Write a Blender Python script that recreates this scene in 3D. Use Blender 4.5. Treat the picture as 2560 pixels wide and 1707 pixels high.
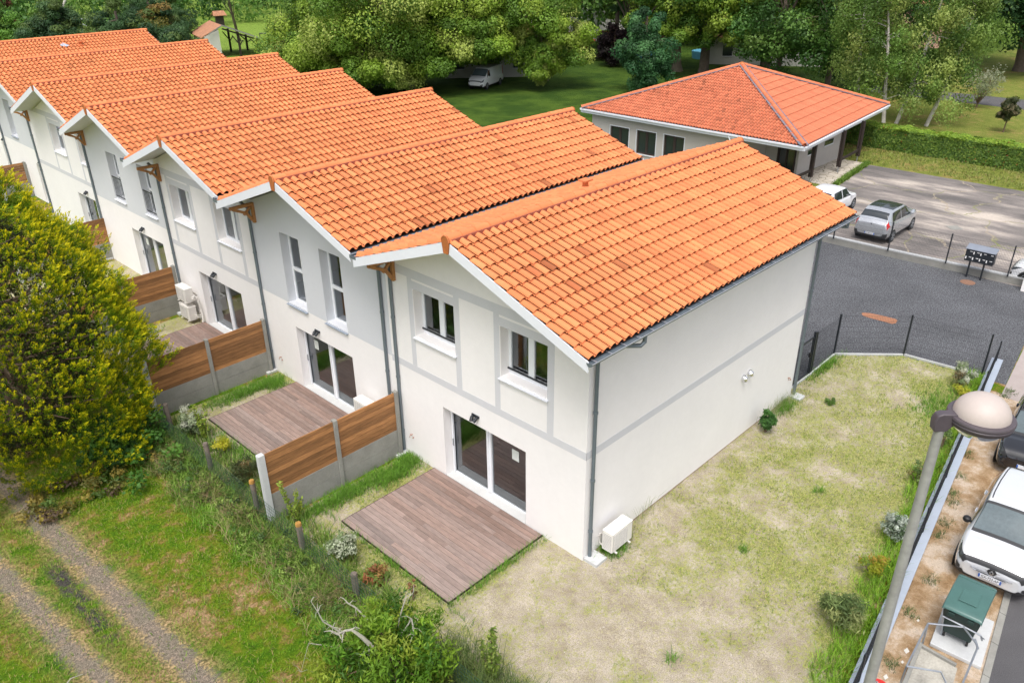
import bpy, math, random
import numpy as np
from mathutils import Vector, Matrix, noise
random.seed(7); rng = np.random.default_rng(7)
for o in list(bpy.data.objects): bpy.data.objects.remove(o)
SC = bpy.context.scene
COL = SC.collection
# ---------------------------------------------------------------- camera
cam = bpy.data.objects.new('camera', bpy.data.cameras.new('camera'))
COL.objects.link(cam)
rt = Vector((0.696749, -0.717234, -0.010773)); up = Vector((0.333763, 0.310862, 0.889925)); fw = Vector((0.634936, 0.62365, -0.455979))
M = Matrix((rt, up, -fw)).transposed().to_4x4(); M.translation = Vector((-11.4893, -9.0308, 13.3235))
cam.matrix_world = M
cam.data.sensor_width = 36; cam.data.lens = 28.128; cam.data.clip_start = 0.1; cam.data.clip_end = 1500
SC.camera = cam
# ---------------------------------------------------------------- sky, sun, exposure
w = bpy.data.worlds.new('World'); SC.world = w; w.use_nodes = True
nt = w.node_tree; nt.nodes.clear()
sky = nt.nodes.new('ShaderNodeTexSky'); sky.sky_type = 'NISHITA'; sky.sun_disc = False
EL, AZ = math.radians(64), math.radians(212)      # direction the light comes from, ccw from +x
sky.sun_elevation = EL; sky.sun_rotation = math.pi/2 - AZ
sky.dust_density = 4.0; sky.air_density = 0.7; sky.ozone_density = 0.6
bg = nt.nodes.new('ShaderNodeBackground'); bg.inputs[1].default_value = 0.15
hs = nt.nodes.new('ShaderNodeHueSaturation'); hs.inputs['Saturation'].default_value = 0.42
out = nt.nodes.new('ShaderNodeOutputWorld')
nt.links.new(sky.outputs[0], hs.inputs['Color']); nt.links.new(hs.outputs[0], bg.inputs[0]); nt.links.new(bg.outputs[0], out.inputs[0])
sl = bpy.data.lights.new('sun', 'SUN'); sl.energy = 1.0; sl.angle = math.radians(20); sl.color = (1, 0.97, 0.92)
so = bpy.data.objects.new('sun', sl); COL.objects.link(so)
sdir = Vector((math.cos(EL)*math.cos(AZ), math.cos(EL)*math.sin(AZ), math.sin(EL)))
so.rotation_euler = sdir.to_track_quat('Z', 'Y').to_euler(); so.location = (0, 0, 60)
SC.view_settings.view_transform = 'Standard'; SC.view_settings.look = 'None'
SC.view_settings.exposure = 0.86; SC.view_settings.gamma = 1
SC.render.engine = 'CYCLES'
# ---------------------------------------------------------------- materials
class G:
    def __init__(s, name):
        s.m = bpy.data.materials.new(name); s.m.use_nodes = True; s.t = s.m.node_tree; s.t.nodes.clear()
        s.out = s.n('ShaderNodeOutputMaterial')
    def n(s, t, **k):
        x = s.t.nodes.new(t)
        for a, b in k.items(): setattr(x, a, b)
        return x
    def l(s, a, b):
        if isinstance(a, (int, float)): b.default_value = a
        elif isinstance(a, tuple):
            b.default_value = a if len(a) == len(b.default_value) else (a + (1,))[:len(b.default_value)]
        else: s.t.links.new(a, b)
    def pos(s): return s.n('ShaderNodeNewGeometry').outputs['Position']
    def obj(s): return s.n('ShaderNodeTexCoord').outputs['Object']
    def scale(s, v, x, y, z):
        k = s.n('ShaderNodeMapping'); s.l(v, k.inputs[0]); k.inputs['Scale'].default_value = (x, y, z); return k.outputs[0]
    def noise(s, v, sc, d=3, r=0.6):
        k = s.n('ShaderNodeTexNoise'); s.l(v, k.inputs['Vector']); k.inputs['Scale'].default_value = sc
        k.inputs['Detail'].default_value = d; k.inputs['Roughness'].default_value = r; return k.outputs[0]
    def vor(s, v, sc, out='Distance', feat='F1'):
        k = s.n('ShaderNodeTexVoronoi', feature=feat); s.l(v, k.inputs['Vector']); k.inputs['Scale'].default_value = sc; return k.outputs[out]
    def math(s, op, a, b=0.0, clamp=False):
        k = s.n('ShaderNodeMath', operation=op, use_clamp=clamp); s.l(a, k.inputs[0]); s.l(b, k.inputs[1]); return k.outputs[0]
    def sep(s, v):
        k = s.n('ShaderNodeSeparateXYZ'); s.l(v, k.inputs[0]); return k.outputs
    def step(s, v, a, b):
        k = s.n('ShaderNodeMapRange'); k.interpolation_type = 'SMOOTHSTEP'; s.l(v, k.inputs[0]); s.l(a, k.inputs[1]); s.l(b, k.inputs[2]); return k.outputs[0]
    def mix(s, f, a, b, mode='MIX'):
        k = s.n('ShaderNodeMix', data_type='RGBA', blend_type=mode); s.l(f, k.inputs[0]); s.l(a, k.inputs[6]); s.l(b, k.inputs[7]); return k.outputs[2]
    def ramp(s, f, st):
        k = s.n('ShaderNodeValToRGB'); e = k.color_ramp.elements
        while len(e) < len(st): e.new(0.5)
        for q, (p, c) in zip(e, st): q.position = p; q.color = (*c, 1)
        s.l(f, k.inputs[0]); return k.outputs[0]
    def attr(s, nm='Col'):
        return s.n('ShaderNodeAttribute', attribute_name=nm).outputs[0]
    def bump(s, h, strength=0.3, dist=0.02):
        k = s.n('ShaderNodeBump'); s.l(h, k.inputs['Height']); k.inputs['Strength'].default_value = strength; k.inputs['Distance'].default_value = dist; return k.outputs[0]
    def pbr(s, col, rough=0.7, metal=0.0, bump=None, spec=0.5, coat=0.0):
        p = s.n('ShaderNodeBsdfPrincipled'); s.l(col, p.inputs['Base Color']); s.l(rough, p.inputs['Roughness']); p.inputs['Metallic'].default_value = metal
        p.inputs['Specular IOR Level'].default_value = spec; p.inputs['Coat Weight'].default_value = coat
        if bump is not None: s.l(bump, p.inputs['Normal'])
        s.l(p.outputs[0], s.out.inputs[0]); return p
MATS = {}
def mul(c, k): return tuple(min(1, x*k) for x in c)
def plain(name, col, rough=0.6, var=0.12, sc=3.0, metal=0.0, bump=0.0, bsc=60, spec=0.5, coat=0.0, stretch=(1, 1, 1)):
    g = G(name); v = g.scale(g.pos(), *stretch)
    f = g.noise(v, sc, 5); f2 = g.noise(v, sc*9, 3)
    f = g.math('ADD', g.math('MULTIPLY', f, 0.65), g.math('MULTIPLY', f2, 0.35))
    c = g.ramp(f, [(0.3, mul(col, 1-var)), (0.7, mul(col, 1+var*0.6))])
    b = g.bump(g.noise(v, bsc, 3), bump, 0.01) if bump else None
    g.pbr(c, rough, metal, b, spec, coat); MATS[name] = g.m; return g.m
plain('plaster_cream', (0.84, 0.818, 0.805), 0.9, 0.05, 0.6, bump=0.25, bsc=90, spec=0.2)
plain('plaster_white', (0.84, 0.818, 0.805), 0.9, 0.05, 0.6, bump=0.25, bsc=90, spec=0.2)
plain('plaster_gray', (0.62, 0.635, 0.665), 0.9, 0.03, 0.8, bump=0.25, bsc=90, spec=0.2)
plain('plinth', (0.36, 0.27, 0.20), 0.9, 0.4, 5)
plain('paint_band', (0.62, 0.622, 0.645), 0.9, 0.04, 2, bump=0.2, bsc=90, spec=0.2)
plain('pvc', (0.80, 0.82, 0.85), 0.35, 0.03, 2)
plain('board_white', (0.73, 0.75, 0.80), 0.55, 0.05, 1.5)
plain('soffit', (0.62, 0.62, 0.62), 0.7, 0.05, 2)
plain('zinc', (0.165, 0.20, 0.225), 0.4, 0.12, 3, metal=0.3)
plain('zinc_bright', (0.5, 0.53, 0.58), 0.35, 0.15, 4, metal=0.6)
plain('zinc_sill', (0.27, 0.31, 0.37), 0.5, 0.06, 2)
plain('bracket_wood', (0.42, 0.19, 0.06), 0.6, 0.25, 6, stretch=(1, 1, 6), bump=0.2)
plain('concrete', (0.27, 0.265, 0.24), 0.9, 0.25, 2.2, bump=0.4, bsc=40)
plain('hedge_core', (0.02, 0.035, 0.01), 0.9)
plain('galv_pole', (0.36, 0.36, 0.34), 0.6, 0.35, 1.3, metal=0.2, bump=0.1)
plain('pink_wall', (0.50, 0.30, 0.22), 0.9)
plain('concrete_moss', (0.40, 0.38, 0.33), 0.95, 0.45, 2.5, bump=0.4)
plain('concrete_pale', (0.52, 0.53, 0.53), 0.85, 0.12, 3, bump=0.3, bsc=50)
plain('terracotta_end', (0.42, 0.13, 0.03), 0.8, 0.3, 14)
plain('anthracite', (0.018, 0.022, 0.028), 0.45, 0.2, 4)
plain('black', (0.012, 0.012, 0.013), 0.4, 0.2, 4)
plain('rubber', (0.02, 0.02, 0.02), 0.85, 0.2, 8)
plain('tile_floor', (0.12, 0.12, 0.125), 0.4, 0.15, 4)
plain('shaded_mortar', (0.30, 0.085, 0.05), 0.9, 0.3, 8)
plain('shade_underlay', (0.02, 0.014, 0.012), 0.9)
plain('room_wall', (0.75, 0.73, 0.70), 0.9, 0.05, 2)
plain('threshold', (0.55, 0.55, 0.54), 0.8, 0.1, 4, bump=0.2)
plain('copper', (0.35, 0.12, 0.05), 0.5, 0.3, 20)
plain('chrome', (0.75, 0.76, 0.78), 0.15, 0.03, 4, metal=0.95)
plain('galvanised', (0.40, 0.43, 0.47), 0.4, 0.2, 5, metal=0.75)
plain('ac_white', (0.72, 0.70, 0.66), 0.5, 0.04, 3)
plain('ac_grille', (0.33, 0.32, 0.31), 0.6, 0.08, 3)
plain('coping', (0.36, 0.41, 0.49), 0.7, 0.10, 1.2, bump=0.15)
plain('wall_render', (0.46, 0.43, 0.40), 0.95, 0.08, 1.2, bump=0.6, bsc=25)
plain('pale_render', (0.55, 0.54, 0.50), 0.95, 0.08, 1.2, bump=0.4, bsc=25)
plain('dark_timber', (0.035, 0.022, 0.018), 0.7, 0.3, 5, stretch=(1, 1, 4))
plain('old_timber', (0.16, 0.13, 0.105), 0.9, 0.35, 8, stretch=(1, 1, 3), bump=0.5)
plain('lead', (0.16, 0.17, 0.21), 0.6, 0.35, 9)
plain('dome', (0.47, 0.405, 0.37), 0.55, 0.07, 3, bump=0.05)
plain('lamp_metal', (0.085, 0.07, 0.08), 0.5, 0.2, 5, bump=0.1)
plain('bin_dark', (0.010, 0.032, 0.027), 0.5, 0.15, 5)
plain('bin_lid', (0.06, 0.135, 0.12), 0.35, 0.15, 4)
plain('car_silver', (0.52, 0.54, 0.57), 0.25, 0.02, 2, metal=0.55, coat=0.8)
plain('letter_top', (0.20, 0.225, 0.27), 0.5)
plain('car_pearl', (0.70, 0.72, 0.75), 0.22, 0.02, 2, metal=0.3, coat=1.0)
plain('car_white', (0.80, 0.81, 0.83), 0.25, 0.02, 2, coat=0.9)
plain('car_black', (0.012, 0.013, 0.017), 0.18, 0.05, 2, coat=1.0)
plain('car_trim', (0.03, 0.031, 0.034), 0.5, 0.1, 4)
plain('car_glass', (0.025, 0.032, 0.036), 0.04, 0.05, 2, spec=0.9)
plain('windscreen', (0.10, 0.13, 0.14), 0.06, 0.25, 1.5, spec=0.9)
plain('red_lamp', (0.55, 0.02, 0.02), 0.2, 0.2, 10)
plain('head_lamp', (0.075, 0.085, 0.095), 0.08, 0.6, 14, metal=0.2, spec=0.9)
plain('plate_white', (0.72, 0.74, 0.78), 0.4, 0.02, 3)
plain('plate_blue', (0.02, 0.10, 0.42), 0.4, 0.02, 3)
plain('ink', (0.01, 0.01, 0.012), 0.5, 0.02, 3)
plain('paper', (0.72, 0.76, 0.72), 0.8, 0.1, 20)
plain('sign_red', (0.62, 0.03, 0.03), 0.4, 0.03, 3)
plain('white_letter', (0.75, 0.75, 0.75), 0.6, 0.03, 3)
plain('rust', (0.24, 0.13, 0.085), 0.9, 0.35, 9, bump=0.3)
plain('lichen', (0.42, 0.22, 0.05), 0.9, 0.5, 14)
plain('orange_paint', (0.34, 0.155, 0.085), 0.9, 0.3, 14, bump=0.3)
plain('pink_concrete', (0.36, 0.31, 0.29), 0.9, 0.12, 2, bump=0.3)
plain('bark', (0.13, 0.10, 0.075), 0.95, 0.4, 4, bump=0.8, bsc=12)
plain('plane_bark', (0.20, 0.165, 0.12), 0.95, 0.35, 3, bump=0.4, bsc=12)
plain('birch_bark', (0.50, 0.47, 0.42), 0.9, 0.45, 5, stretch=(1, 1, 0.5))
plain('lichen_bark', (0.37, 0.355, 0.29), 0.95, 0.3, 14, bump=1.0, bsc=40)
plain('twig', (0.16, 0.11, 0.07), 0.9, 0.3, 6)
plain('old_tiles', (0.42, 0.20, 0.11), 0.9, 0.45, 3, bump=0.5, bsc=14)
plain('red_thing', (0.5, 0.06, 0.03), 0.7, 0.2, 4)
plain('teal', (0.10, 0.32, 0.34), 0.5, 0.2, 4)
plain('blue_pool', (0.15, 0.45, 0.62), 0.4, 0.2, 4)
plain('green_wire', (0.03, 0.09, 0.06), 0.5, 0.2, 6)
plain('curtain', (0.30, 0.28, 0.25), 0.9, 0.2, 6, stretch=(8, 8, .3))
def glass(name, tint, tr):
    g = G(name); a = g.n('ShaderNodeBsdfTransparent'); a.inputs[0].default_value = (*tint, 1)
    b = g.n('ShaderNodeBsdfGlossy'); b.inputs['Roughness'].default_value = 0.02; b.inputs[0].default_value = (0.9, 0.95, 1, 1)
    f = g.n('ShaderNodeFresnel'); f.inputs[0].default_value = 1.55
    k = g.math('ADD', g.math('MULTIPLY', f.outputs[0], 1.4), tr, True)
    m = g.n('ShaderNodeMixShader'); g.l(k, m.inputs[0]); g.l(a.outputs[0], m.inputs[1]); g.l(b.outputs[0], m.inputs[2]); g.l(m.outputs[0], g.out.inputs[0])
    MATS[name] = g.m
glass('pane', (0.92, 0.94, 0.94), 0.10)
glass('bowl_glass', (0.88, 0.88, 0.85), 0.12)
# attribute-coloured materials: tiles, boards, leaves, grass, soil
def attr_mat(name, rough, amt=0.15, sc=5.0, bump=0.0, bsc=50, transl=0.0, stretch=(1, 1, 1), spec=0.4):
    g = G(name); v = g.scale(g.pos(), *stretch); f = g.noise(v, sc, 5)
    c = g.mix(1.0, g.attr(), g.ramp(f, [(0.25, (1-amt,)*3), (0.75, (1+amt*0.5,)*3)]), 'MULTIPLY')
    b = g.bump(g.noise(v, bsc, 3), bump, 0.01) if bump else None
    p = g.pbr(c, rough, 0, b, spec)
    if transl:
        t = g.n('ShaderNodeBsdfTranslucent'); g.l(c, t.inputs[0]); m = g.n('ShaderNodeMixShader'); m.inputs[0].default_value = transl
        g.l(p.outputs[0], m.inputs[1]); g.l(t.outputs[0], m.inputs[2]); g.l(m.outputs[0], g.out.inputs[0])
    MATS[name] = g.m
attr_mat('roof_tile', 0.8, 0.13, 0.9, 0.15, 120, spec=0.25)
attr_mat('boards', 0.75, 0.30, 4, 0.3, 60, stretch=(6, 1, 1))
attr_mat('fence_boards', 0.7, 0.5, 3, 0.3, 60, stretch=(1, 1, 14))
attr_mat('leaf', 0.55, 0.10, 3, transl=0.40, spec=0.35)
attr_mat('blade', 0.6, 0.10, 3, transl=0.2, spec=0.25)
# lawn with the rutted gravel track
def lawn_mat():
    g = G('lawn'); p = g.pos(); x, y, z = g.sep(p)
    n1 = g.noise(p, 0.35, 4, 0.65); n2 = g.noise(p, 1.6, 5, 0.7); n3 = g.noise(p, 14, 4, 0.75); n4 = g.noise(g.scale(p, 1, 1, 1), 55, 3, 0.8)
    a = g.ramp(g.math('ADD', g.math('MULTIPLY', n2, 0.6), g.math('MULTIPLY', n1, 0.4)), [(0.39, (0.055, 0.15, 0.005)), (0.465, (0.115, 0.21, 0.008)), (0.515, (0.18, 0.215, 0.018)), (0.55, (0.28, 0.20, 0.06)), (0.60, (0.48, 0.31, 0.18))])
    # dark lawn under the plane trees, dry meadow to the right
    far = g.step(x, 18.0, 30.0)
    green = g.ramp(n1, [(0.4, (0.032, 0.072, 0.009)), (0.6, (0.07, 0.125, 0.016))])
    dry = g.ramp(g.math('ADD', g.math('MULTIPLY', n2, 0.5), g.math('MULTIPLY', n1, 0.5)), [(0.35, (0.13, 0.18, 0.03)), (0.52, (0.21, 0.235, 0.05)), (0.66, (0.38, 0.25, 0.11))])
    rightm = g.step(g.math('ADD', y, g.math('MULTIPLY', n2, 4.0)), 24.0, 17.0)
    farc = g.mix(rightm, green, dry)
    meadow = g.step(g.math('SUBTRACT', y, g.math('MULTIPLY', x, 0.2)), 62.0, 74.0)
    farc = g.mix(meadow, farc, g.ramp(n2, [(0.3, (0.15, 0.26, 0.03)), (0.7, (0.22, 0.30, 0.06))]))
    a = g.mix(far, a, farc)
    near = g.math('SUBTRACT', 1.0, far)
    wob = g.math('MULTIPLY', g.math('SUBTRACT', n2, 0.5), 0.35)
    wob2 = g.math('MULTIPLY', g.math('SUBTRACT', n3, 0.5), 0.22)
    def rut(a0, b0, hw):
        c = g.math('ADD', g.math('MULTIPLY', y, b0), a0)
        d = g.math('ABSOLUTE', g.math('SUBTRACT', x, c))
        d = g.math('ADD', d, g.math('ADD', g.math('MULTIPLY', wob, 2.3), g.math('MULTIPLY', wob2, 3.4)))
        return d, g.math('MULTIPLY', g.step(d, hw+0.10, hw-0.14), near)
    d1, m1 = rut(-7.68, -0.066, 0.25); d2, m2 = rut(-8.82, -0.095, 0.21)
    e1 = g.math('MULTIPLY', g.step(d1, 0.85, 0.25), near); e2 = g.math('MULTIPLY', g.step(d2, 0.8, 0.2), near)
    edge = g.math('MAXIMUM', e1, e2)
    straw = g.ramp(n3, [(0.38, (0.19, 0.16, 0.06)), (0.6, (0.50, 0.37, 0.20))])
    a = g.mix(g.math('MULTIPLY', edge, g.step(n2, 0.36, 0.56)), a, straw)
    dd = g.math('ABSOLUTE', g.math('SUBTRACT', x, g.math('ADD', g.math('MULTIPLY', y, -0.03), -8.55)))
    dp = g.math('MULTIPLY', g.step(g.math('ADD', dd, wob), 0.28, 0.1), g.math('MULTIPLY', g.step(y, 5.2, 6.2), g.step(y, 9.6, 8.6)))
    dp = g.math('MULTIPLY', dp, g.step(n2, 0.40, 0.5))
    gray = g.mix(g.step(n4, 0.36, 0.64), (0.12, 0.09, 0.075), (0.46, 0.385, 0.33))
    a = g.mix(g.math('MULTIPLY', g.math('MAXIMUM', m1, m2), 0.90), a, gray)
    a = g.mix(dp, a, g.mix(g.step(n4, 0.4, 0.75), (0.045, 0.04, 0.04), (0.22, 0.2, 0.18)))
    fine = g.ramp(g.math('ADD', g.math('MULTIPLY', n3, 0.55), g.math('MULTIPLY', n4, 0.45)), [(0.38, (0.42, 0.46, 0.38)), (0.62, (1.5, 1.45, 1.45))])
    a = g.mix(1.0, a, fine, 'MULTIPLY')
    g.pbr(a, 0.95, 0, g.bump(g.math('ADD', n3, n4), 0.9, 0.05), 0.15); MATS['lawn'] = g.m
lawn_mat()
def soil_mat():
    g = G('garden_soil'); p = g.pos()
    n2 = g.noise(p, 1.3, 5, 0.7); n3 = g.noise(p, 12, 5, 0.8); n4 = g.noise(p, 45, 4, 0.8); v = g.vor(p, 22, 'Distance'); v2 = g.vor(p, 60)
    sand = g.ramp(n2, [(0.35, (0.36, 0.30, 0.22)), (0.62, (0.58, 0.51, 0.41))])
    straw = g.ramp(n4, [(0.3, (0.36, 0.31, 0.17)), (0.7, (0.66, 0.58, 0.40))])
    sand = g.mix(g.math('MULTIPLY', g.step(n3, 0.42, 0.62), 0.6), sand, straw)
    sp = g.step(v, 0.13, 0.07); sand = g.mix(g.math('MULTIPLY', sp, g.step(n3, 0.45, 0.6)), sand, (0.80, 0.77, 0.70))
    sp2 = g.step(v2, 0.16, 0.05); sand = g.mix(g.math('MULTIPLY', sp2, g.step(n4, 0.56, 0.62)), sand, (0.16, 0.13, 0.10))
    at = g.n('ShaderNodeAttribute', attribute_name='Col'); k = g.sep(at.outputs[0])[0]
    gr = g.ramp(n3, [(0.36, (0.17, 0.22, 0.02)), (0.62, (0.42, 0.44, 0.09))])
    f = g.math('ADD', k, g.math('MULTIPLY', g.math('SUBTRACT', g.math('ADD', n3, n4), 1.0), 2.4))
    a = g.mix(g.math('MULTIPLY', g.step(f, 0.36, 0.66), 0.72), sand, gr)
    a = g.mix(1.0, a, g.ramp(n4, [(0.3, (0.42,)*3), (0.66, (1.38,)*3)]), 'MULTIPLY')
    g.pbr(a, 0.95, 0, g.bump(g.math('ADD', n3, n4), 0.9, 0.04), 0.15); MATS['garden_soil'] = g.m
soil_mat()
def dirt_mat():
    g = G('verge_dirt'); p = g.pos(); n2 = g.noise(p, 1.1, 5, 0.7); n3 = g.noise(p, 10, 5, 0.8); v = g.vor(p, 16); n4 = g.noise(p, 50, 3, .8)
    c = g.ramp(n2, [(0.36, (0.32, 0.20, 0.10)), (0.48, (0.47, 0.33, 0.20)), (0.6, (0.64, 0.53, 0.42))])
    c = g.mix(g.math('MULTIPLY', g.step(v, 0.12, 0.05), g.step(n3, 0.5, 0.6)), c, (0.65, 0.56, 0.45))
    c = g.mix(g.step(n3, 0.62, 0.72), c, (0.15, 0.10, 0.06))
    c = g.mix(1.0, c, g.ramp(n4, [(0.3, (0.7,)*3), (0.7, (1.2,)*3)]), 'MULTIPLY')
    g.pbr(c, 0.95, 0, g.bump(g.math('ADD', n3, n4), 0.8, 0.04), 0.15); MATS['verge_dirt'] = g.m
dirt_mat()
def asphalt(name, dark, light, sc=60):
    g = G(name); p = g.pos(); n1 = g.noise(p, 0.5, 5, 0.6); n4 = g.noise(p, sc, 4, 0.85)
    c = g.mix(g.step(n4, 0.35, 0.7), dark, light)
    c = g.mix(1.0, c, g.ramp(n1, [(0.3, (0.82,)*3), (0.7, (1.18,)*3)]), 'MULTIPLY')
    g.pbr(c, 0.9, 0, g.bump(n4, 0.8, 0.02), 0.3); MATS[name] = g.m
asphalt('drive_asphalt', (0.025, 0.026, 0.029), (0.20, 0.205, 0.22), 22)
asphalt('street_asphalt', (0.07, 0.068, 0.072), (0.15, 0.145, 0.15), 70)
def lot_mat():
    g = G('old_asphalt'); p = g.pos(); q = g.scale(p, 1.0, 0.32, 1)
    n1 = g.noise(q, 0.55, 5, 0.6); n3 = g.noise(p, 8, 5, 0.8); n5 = g.noise(p, 30, 3, .8)
    c = g.ramp(n1, [(0.36, (0.125, 0.115, 0.11)), (0.5, (0.23, 0.205, 0.19)), (0.64, (0.50, 0.44, 0.38))])
    k = g.n('ShaderNodeTexVoronoi', feature='DISTANCE_TO_EDGE'); k.inputs['Scale'].default_value = 0.21
    d = g.n('ShaderNodeVectorMath', operation='ADD'); nz = g.n('ShaderNodeTexNoise'); nz.inputs['Scale'].default_value = 0.6; g.l(p, nz.inputs['Vector']); nz.inputs['Detail'].default_value = 5
    sv = g.n('ShaderNodeVectorMath', operation='SCALE'); g.l(nz.outputs[1], sv.inputs[0]); sv.inputs['Scale'].default_value = 1.6
    g.l(p, d.inputs[0]); g.l(sv.outputs[0], d.inputs[1]); g.l(d.outputs[0], k.inputs['Vector'])
    crack = g.step(k.outputs['Distance'], 0.013, 0.002)
    c = g.mix(g.math('MULTIPLY', crack, g.step(n3, 0.38, 0.55)), c, g.mix(g.step(g.noise(p, 0.7), 0.45, 0.6), (0.36, 0.30, 0.22), (0.20, 0.22, 0.07)))
    c = g.mix(1.0, c, g.ramp(g.math('ADD', g.math('MULTIPLY', n3, 0.5), g.math('MULTIPLY', n5, 0.5)), [(0.3, (0.72,)*3), (0.7, (1.2,)*3)]), 'MULTIPLY')
    g.pbr(c, 0.92, 0, g.bump(n3, 0.3, 0.02), 0.25); MATS['old_asphalt'] = g.m
lot_mat()
def stone_mat():
    g = G('crazy_paving'); p = g.pos(); k = g.vor(p, 2.2, 'Distance', 'DISTANCE_TO_EDGE'); c = g.mix(g.noise(p, 1.5), (0.34, 0.28, 0.20), (0.62, 0.58, 0.52))
    c = g.mix(g.step(k, 0.05, 0.015), c, (0.17, 0.15, 0.11)); g.pbr(c, 0.9, 0, None, 0.3); MATS['crazy_paving'] = g.m
stone_mat()
# ---------------------------------------------------------------- mesh helpers
WL = {}
class MB:
    def __init__(s): s.v = []; s.f = []; s.c = []; s.col = None
    def add(s, vs, fs):
        n = len(s.v); s.v += [tuple(v) for v in vs]; s.f += [tuple(i+n for i in f) for f in fs]; s.c += [s.col]*len(fs); return s
    def box(s, x0, x1, y0, y1, z0, z1):
        return s.add([(x, y, z) for z in (z0, z1) for y in (y0, y1) for x in (x0, x1)],
                     [(0, 2, 3, 1), (4, 5, 7, 6), (0, 1, 5, 4), (2, 6, 7, 3), (0, 4, 6, 2), (1, 3, 7, 5)])
    def bar(s, p0, p1, w, h, upv=(0, 0, 1)):
        p0, p1 = Vector(p0), Vector(p1); d = (p1-p0).normalized(); u = Vector(upv)
        if abs(d.dot(u)) > 0.99: u = Vector((1, 0, 0))
        a = d.cross(u).normalized(); b = a.cross(d).normalized(); a *= w/2; b *= h/2
        vs = [p+i*a+j*b for p in (p0, p1) for i, j in ((-1, -1), (1, -1), (1, 1), (-1, 1))]
        return s.add(vs, [(3, 2, 1, 0), (4, 5, 6, 7), (0, 1, 5, 4), (1, 2, 6, 5), (2, 3, 7, 6), (3, 0, 4, 7)])
    def tube(s, path, r, n=8, caps=True):
        P = [Vector(p) for p in path]; R = r if isinstance(r, (list, tuple)) else [r]*len(P)
        ref = Vector((0.13, 0.21, 0.97)); base = len(s.v); vs = []
        for i, p in enumerate(P):
            d = (P[min(i+1, len(P)-1)]-P[max(i-1, 0)]).normalized()
            if abs(d.dot(ref)) > 0.97: ref = Vector((0.97, 0.2, 0.1))
            a = d.cross(ref).normalized(); b = d.cross(a)
            vs += [p+(a*math.cos(t)+b*math.sin(t))*R[i] for t in (2*math.pi*k/n for k in range(n))]
        fs = [(i*n+k, i*n+(k+1) % n, (i+1)*n+(k+1) % n, (i+1)*n+k) for i in range(len(P)-1) for k in range(n)]
        if caps: fs += [tuple(range(n))[::-1], tuple((len(P)-1)*n+k for k in range(n))]
        return s.add(vs, fs)
    def cyl(s, p0, p1, r0, r1=None, n=14): return s.tube([p0, p1], [r0, r0 if r1 is None else r1], n)
    def prism(s, poly, vec):
        n = len(poly); v = Vector(vec); P = [Vector(p) for p in poly]
        return s.add(P+[p+v for p in P], [tuple(range(n))[::-1], tuple(range(n, 2*n))]+[(i, (i+1) % n, n+(i+1) % n, n+i) for i in range(n)])
    def quad(s, *p): return s.add(p, [tuple(range(len(p)))])
    def lathe(s, prof, c, n=24):
        c = Vector(c); vs = [c+Vector((r*math.cos(2*math.pi*k/n), r*math.sin(2*math.pi*k/n), z)) for r, z in prof for k in range(n)]
        return s.add(vs, [(i*n+k, i*n+(k+1) % n, (i+1)*n+(k+1) % n, (i+1)*n+k) for i in range(len(prof)-1) for k in range(n)])
    def build(s, name, mat, parent=None, smooth=False, loc=None, local=False, bevel=0.0):
        o = make(name, mat, parent, loc, local)
        off = Vector((0, 0, 0)) if local else WL[o]
        me = o.data; me.from_pydata([tuple(Vector(v)-off) for v in s.v], [], s.f); me.update()
        if any(c is not None for c in s.c):
            a = me.color_attributes.new('Col', 'FLOAT_COLOR', 'CORNER'); buf = []
            for f, c in zip(s.f, s.c): buf += [*(c or (1, 1, 1)), 1]*len(f)
            a.data.foreach_set('color', buf)
        if smooth: shade(me, 40)
        if bevel:
            m = o.modifiers.new('bevel', 'BEVEL'); m.width = bevel; m.segments = 2; m.limit_method = 'ANGLE'
        return o
def shade(me, ang=40):
    me.polygons.foreach_set('use_smooth', [True]*len(me.polygons)); me.update()
    try: me.set_sharp_from_angle(angle=math.radians(ang))
    except Exception: pass
def make(name, mat, parent, loc, local):
    me = bpy.data.meshes.new(name); o = bpy.data.objects.new(name, me); COL.objects.link(o)
    me.materials.append(MATS[mat])
    if parent is not None:
        o.parent = parent; WL[o] = WL[parent]
    else:
        WL[o] = Vector(loc or (0, 0, 0)); o.location = WL[o]
    return o
def npmesh(name, V, F, mat, parent=None, col=None, smooth=False, loc=None, domain='POINT'):
    o = make(name, mat, parent, loc, False); me = o.data
    V = np.asarray(V, np.float32) - np.array(WL[o], np.float32); F = np.asarray(F, np.int32); k = F.shape[1]
    me.vertices.add(len(V)); me.vertices.foreach_set('co', V.ravel())
    me.loops.add(F.size); me.loops.foreach_set('vertex_index', F.ravel())
    me.polygons.add(len(F)); me.polygons.foreach_set('loop_start', np.arange(0, F.size, k, dtype=np.int32))
    me.update(calc_edges=True)
    if col is not None:
        a = me.color_attributes.new('Col', 'FLOAT_COLOR', domain)
        c = np.concatenate([np.asarray(col, np.float32), np.ones((len(col), 1), np.float32)], 1); a.data.foreach_set('color', c.ravel())
    me.validate()
    if smooth: shade(me)
    return o
def tag(o, label=None, cat=None, group=None, kind=None):
    if label: o['label'] = label
    if cat: o['category'] = cat
    if group: o['group'] = group
    if kind: o['kind'] = kind
    return o
def thing(name, label, cat, loc, group=None, rz=0.0):
    o = bpy.data.objects.new(name, None); COL.objects.link(o); o.location = loc; o.rotation_euler = (0, 0, rz); o.empty_display_size = 0.3
    WL[o] = Vector(loc); return tag(o, label, cat, group)
def struct(o): o['kind'] = 'structure'; return o
def copy_tree(o, parent=None):
    c = o.copy(); COL.objects.link(c); WL[c] = WL[o]
    if parent is not None: c.parent = parent
    for ch in list(o.children): copy_tree(ch, c)
    return c
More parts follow.
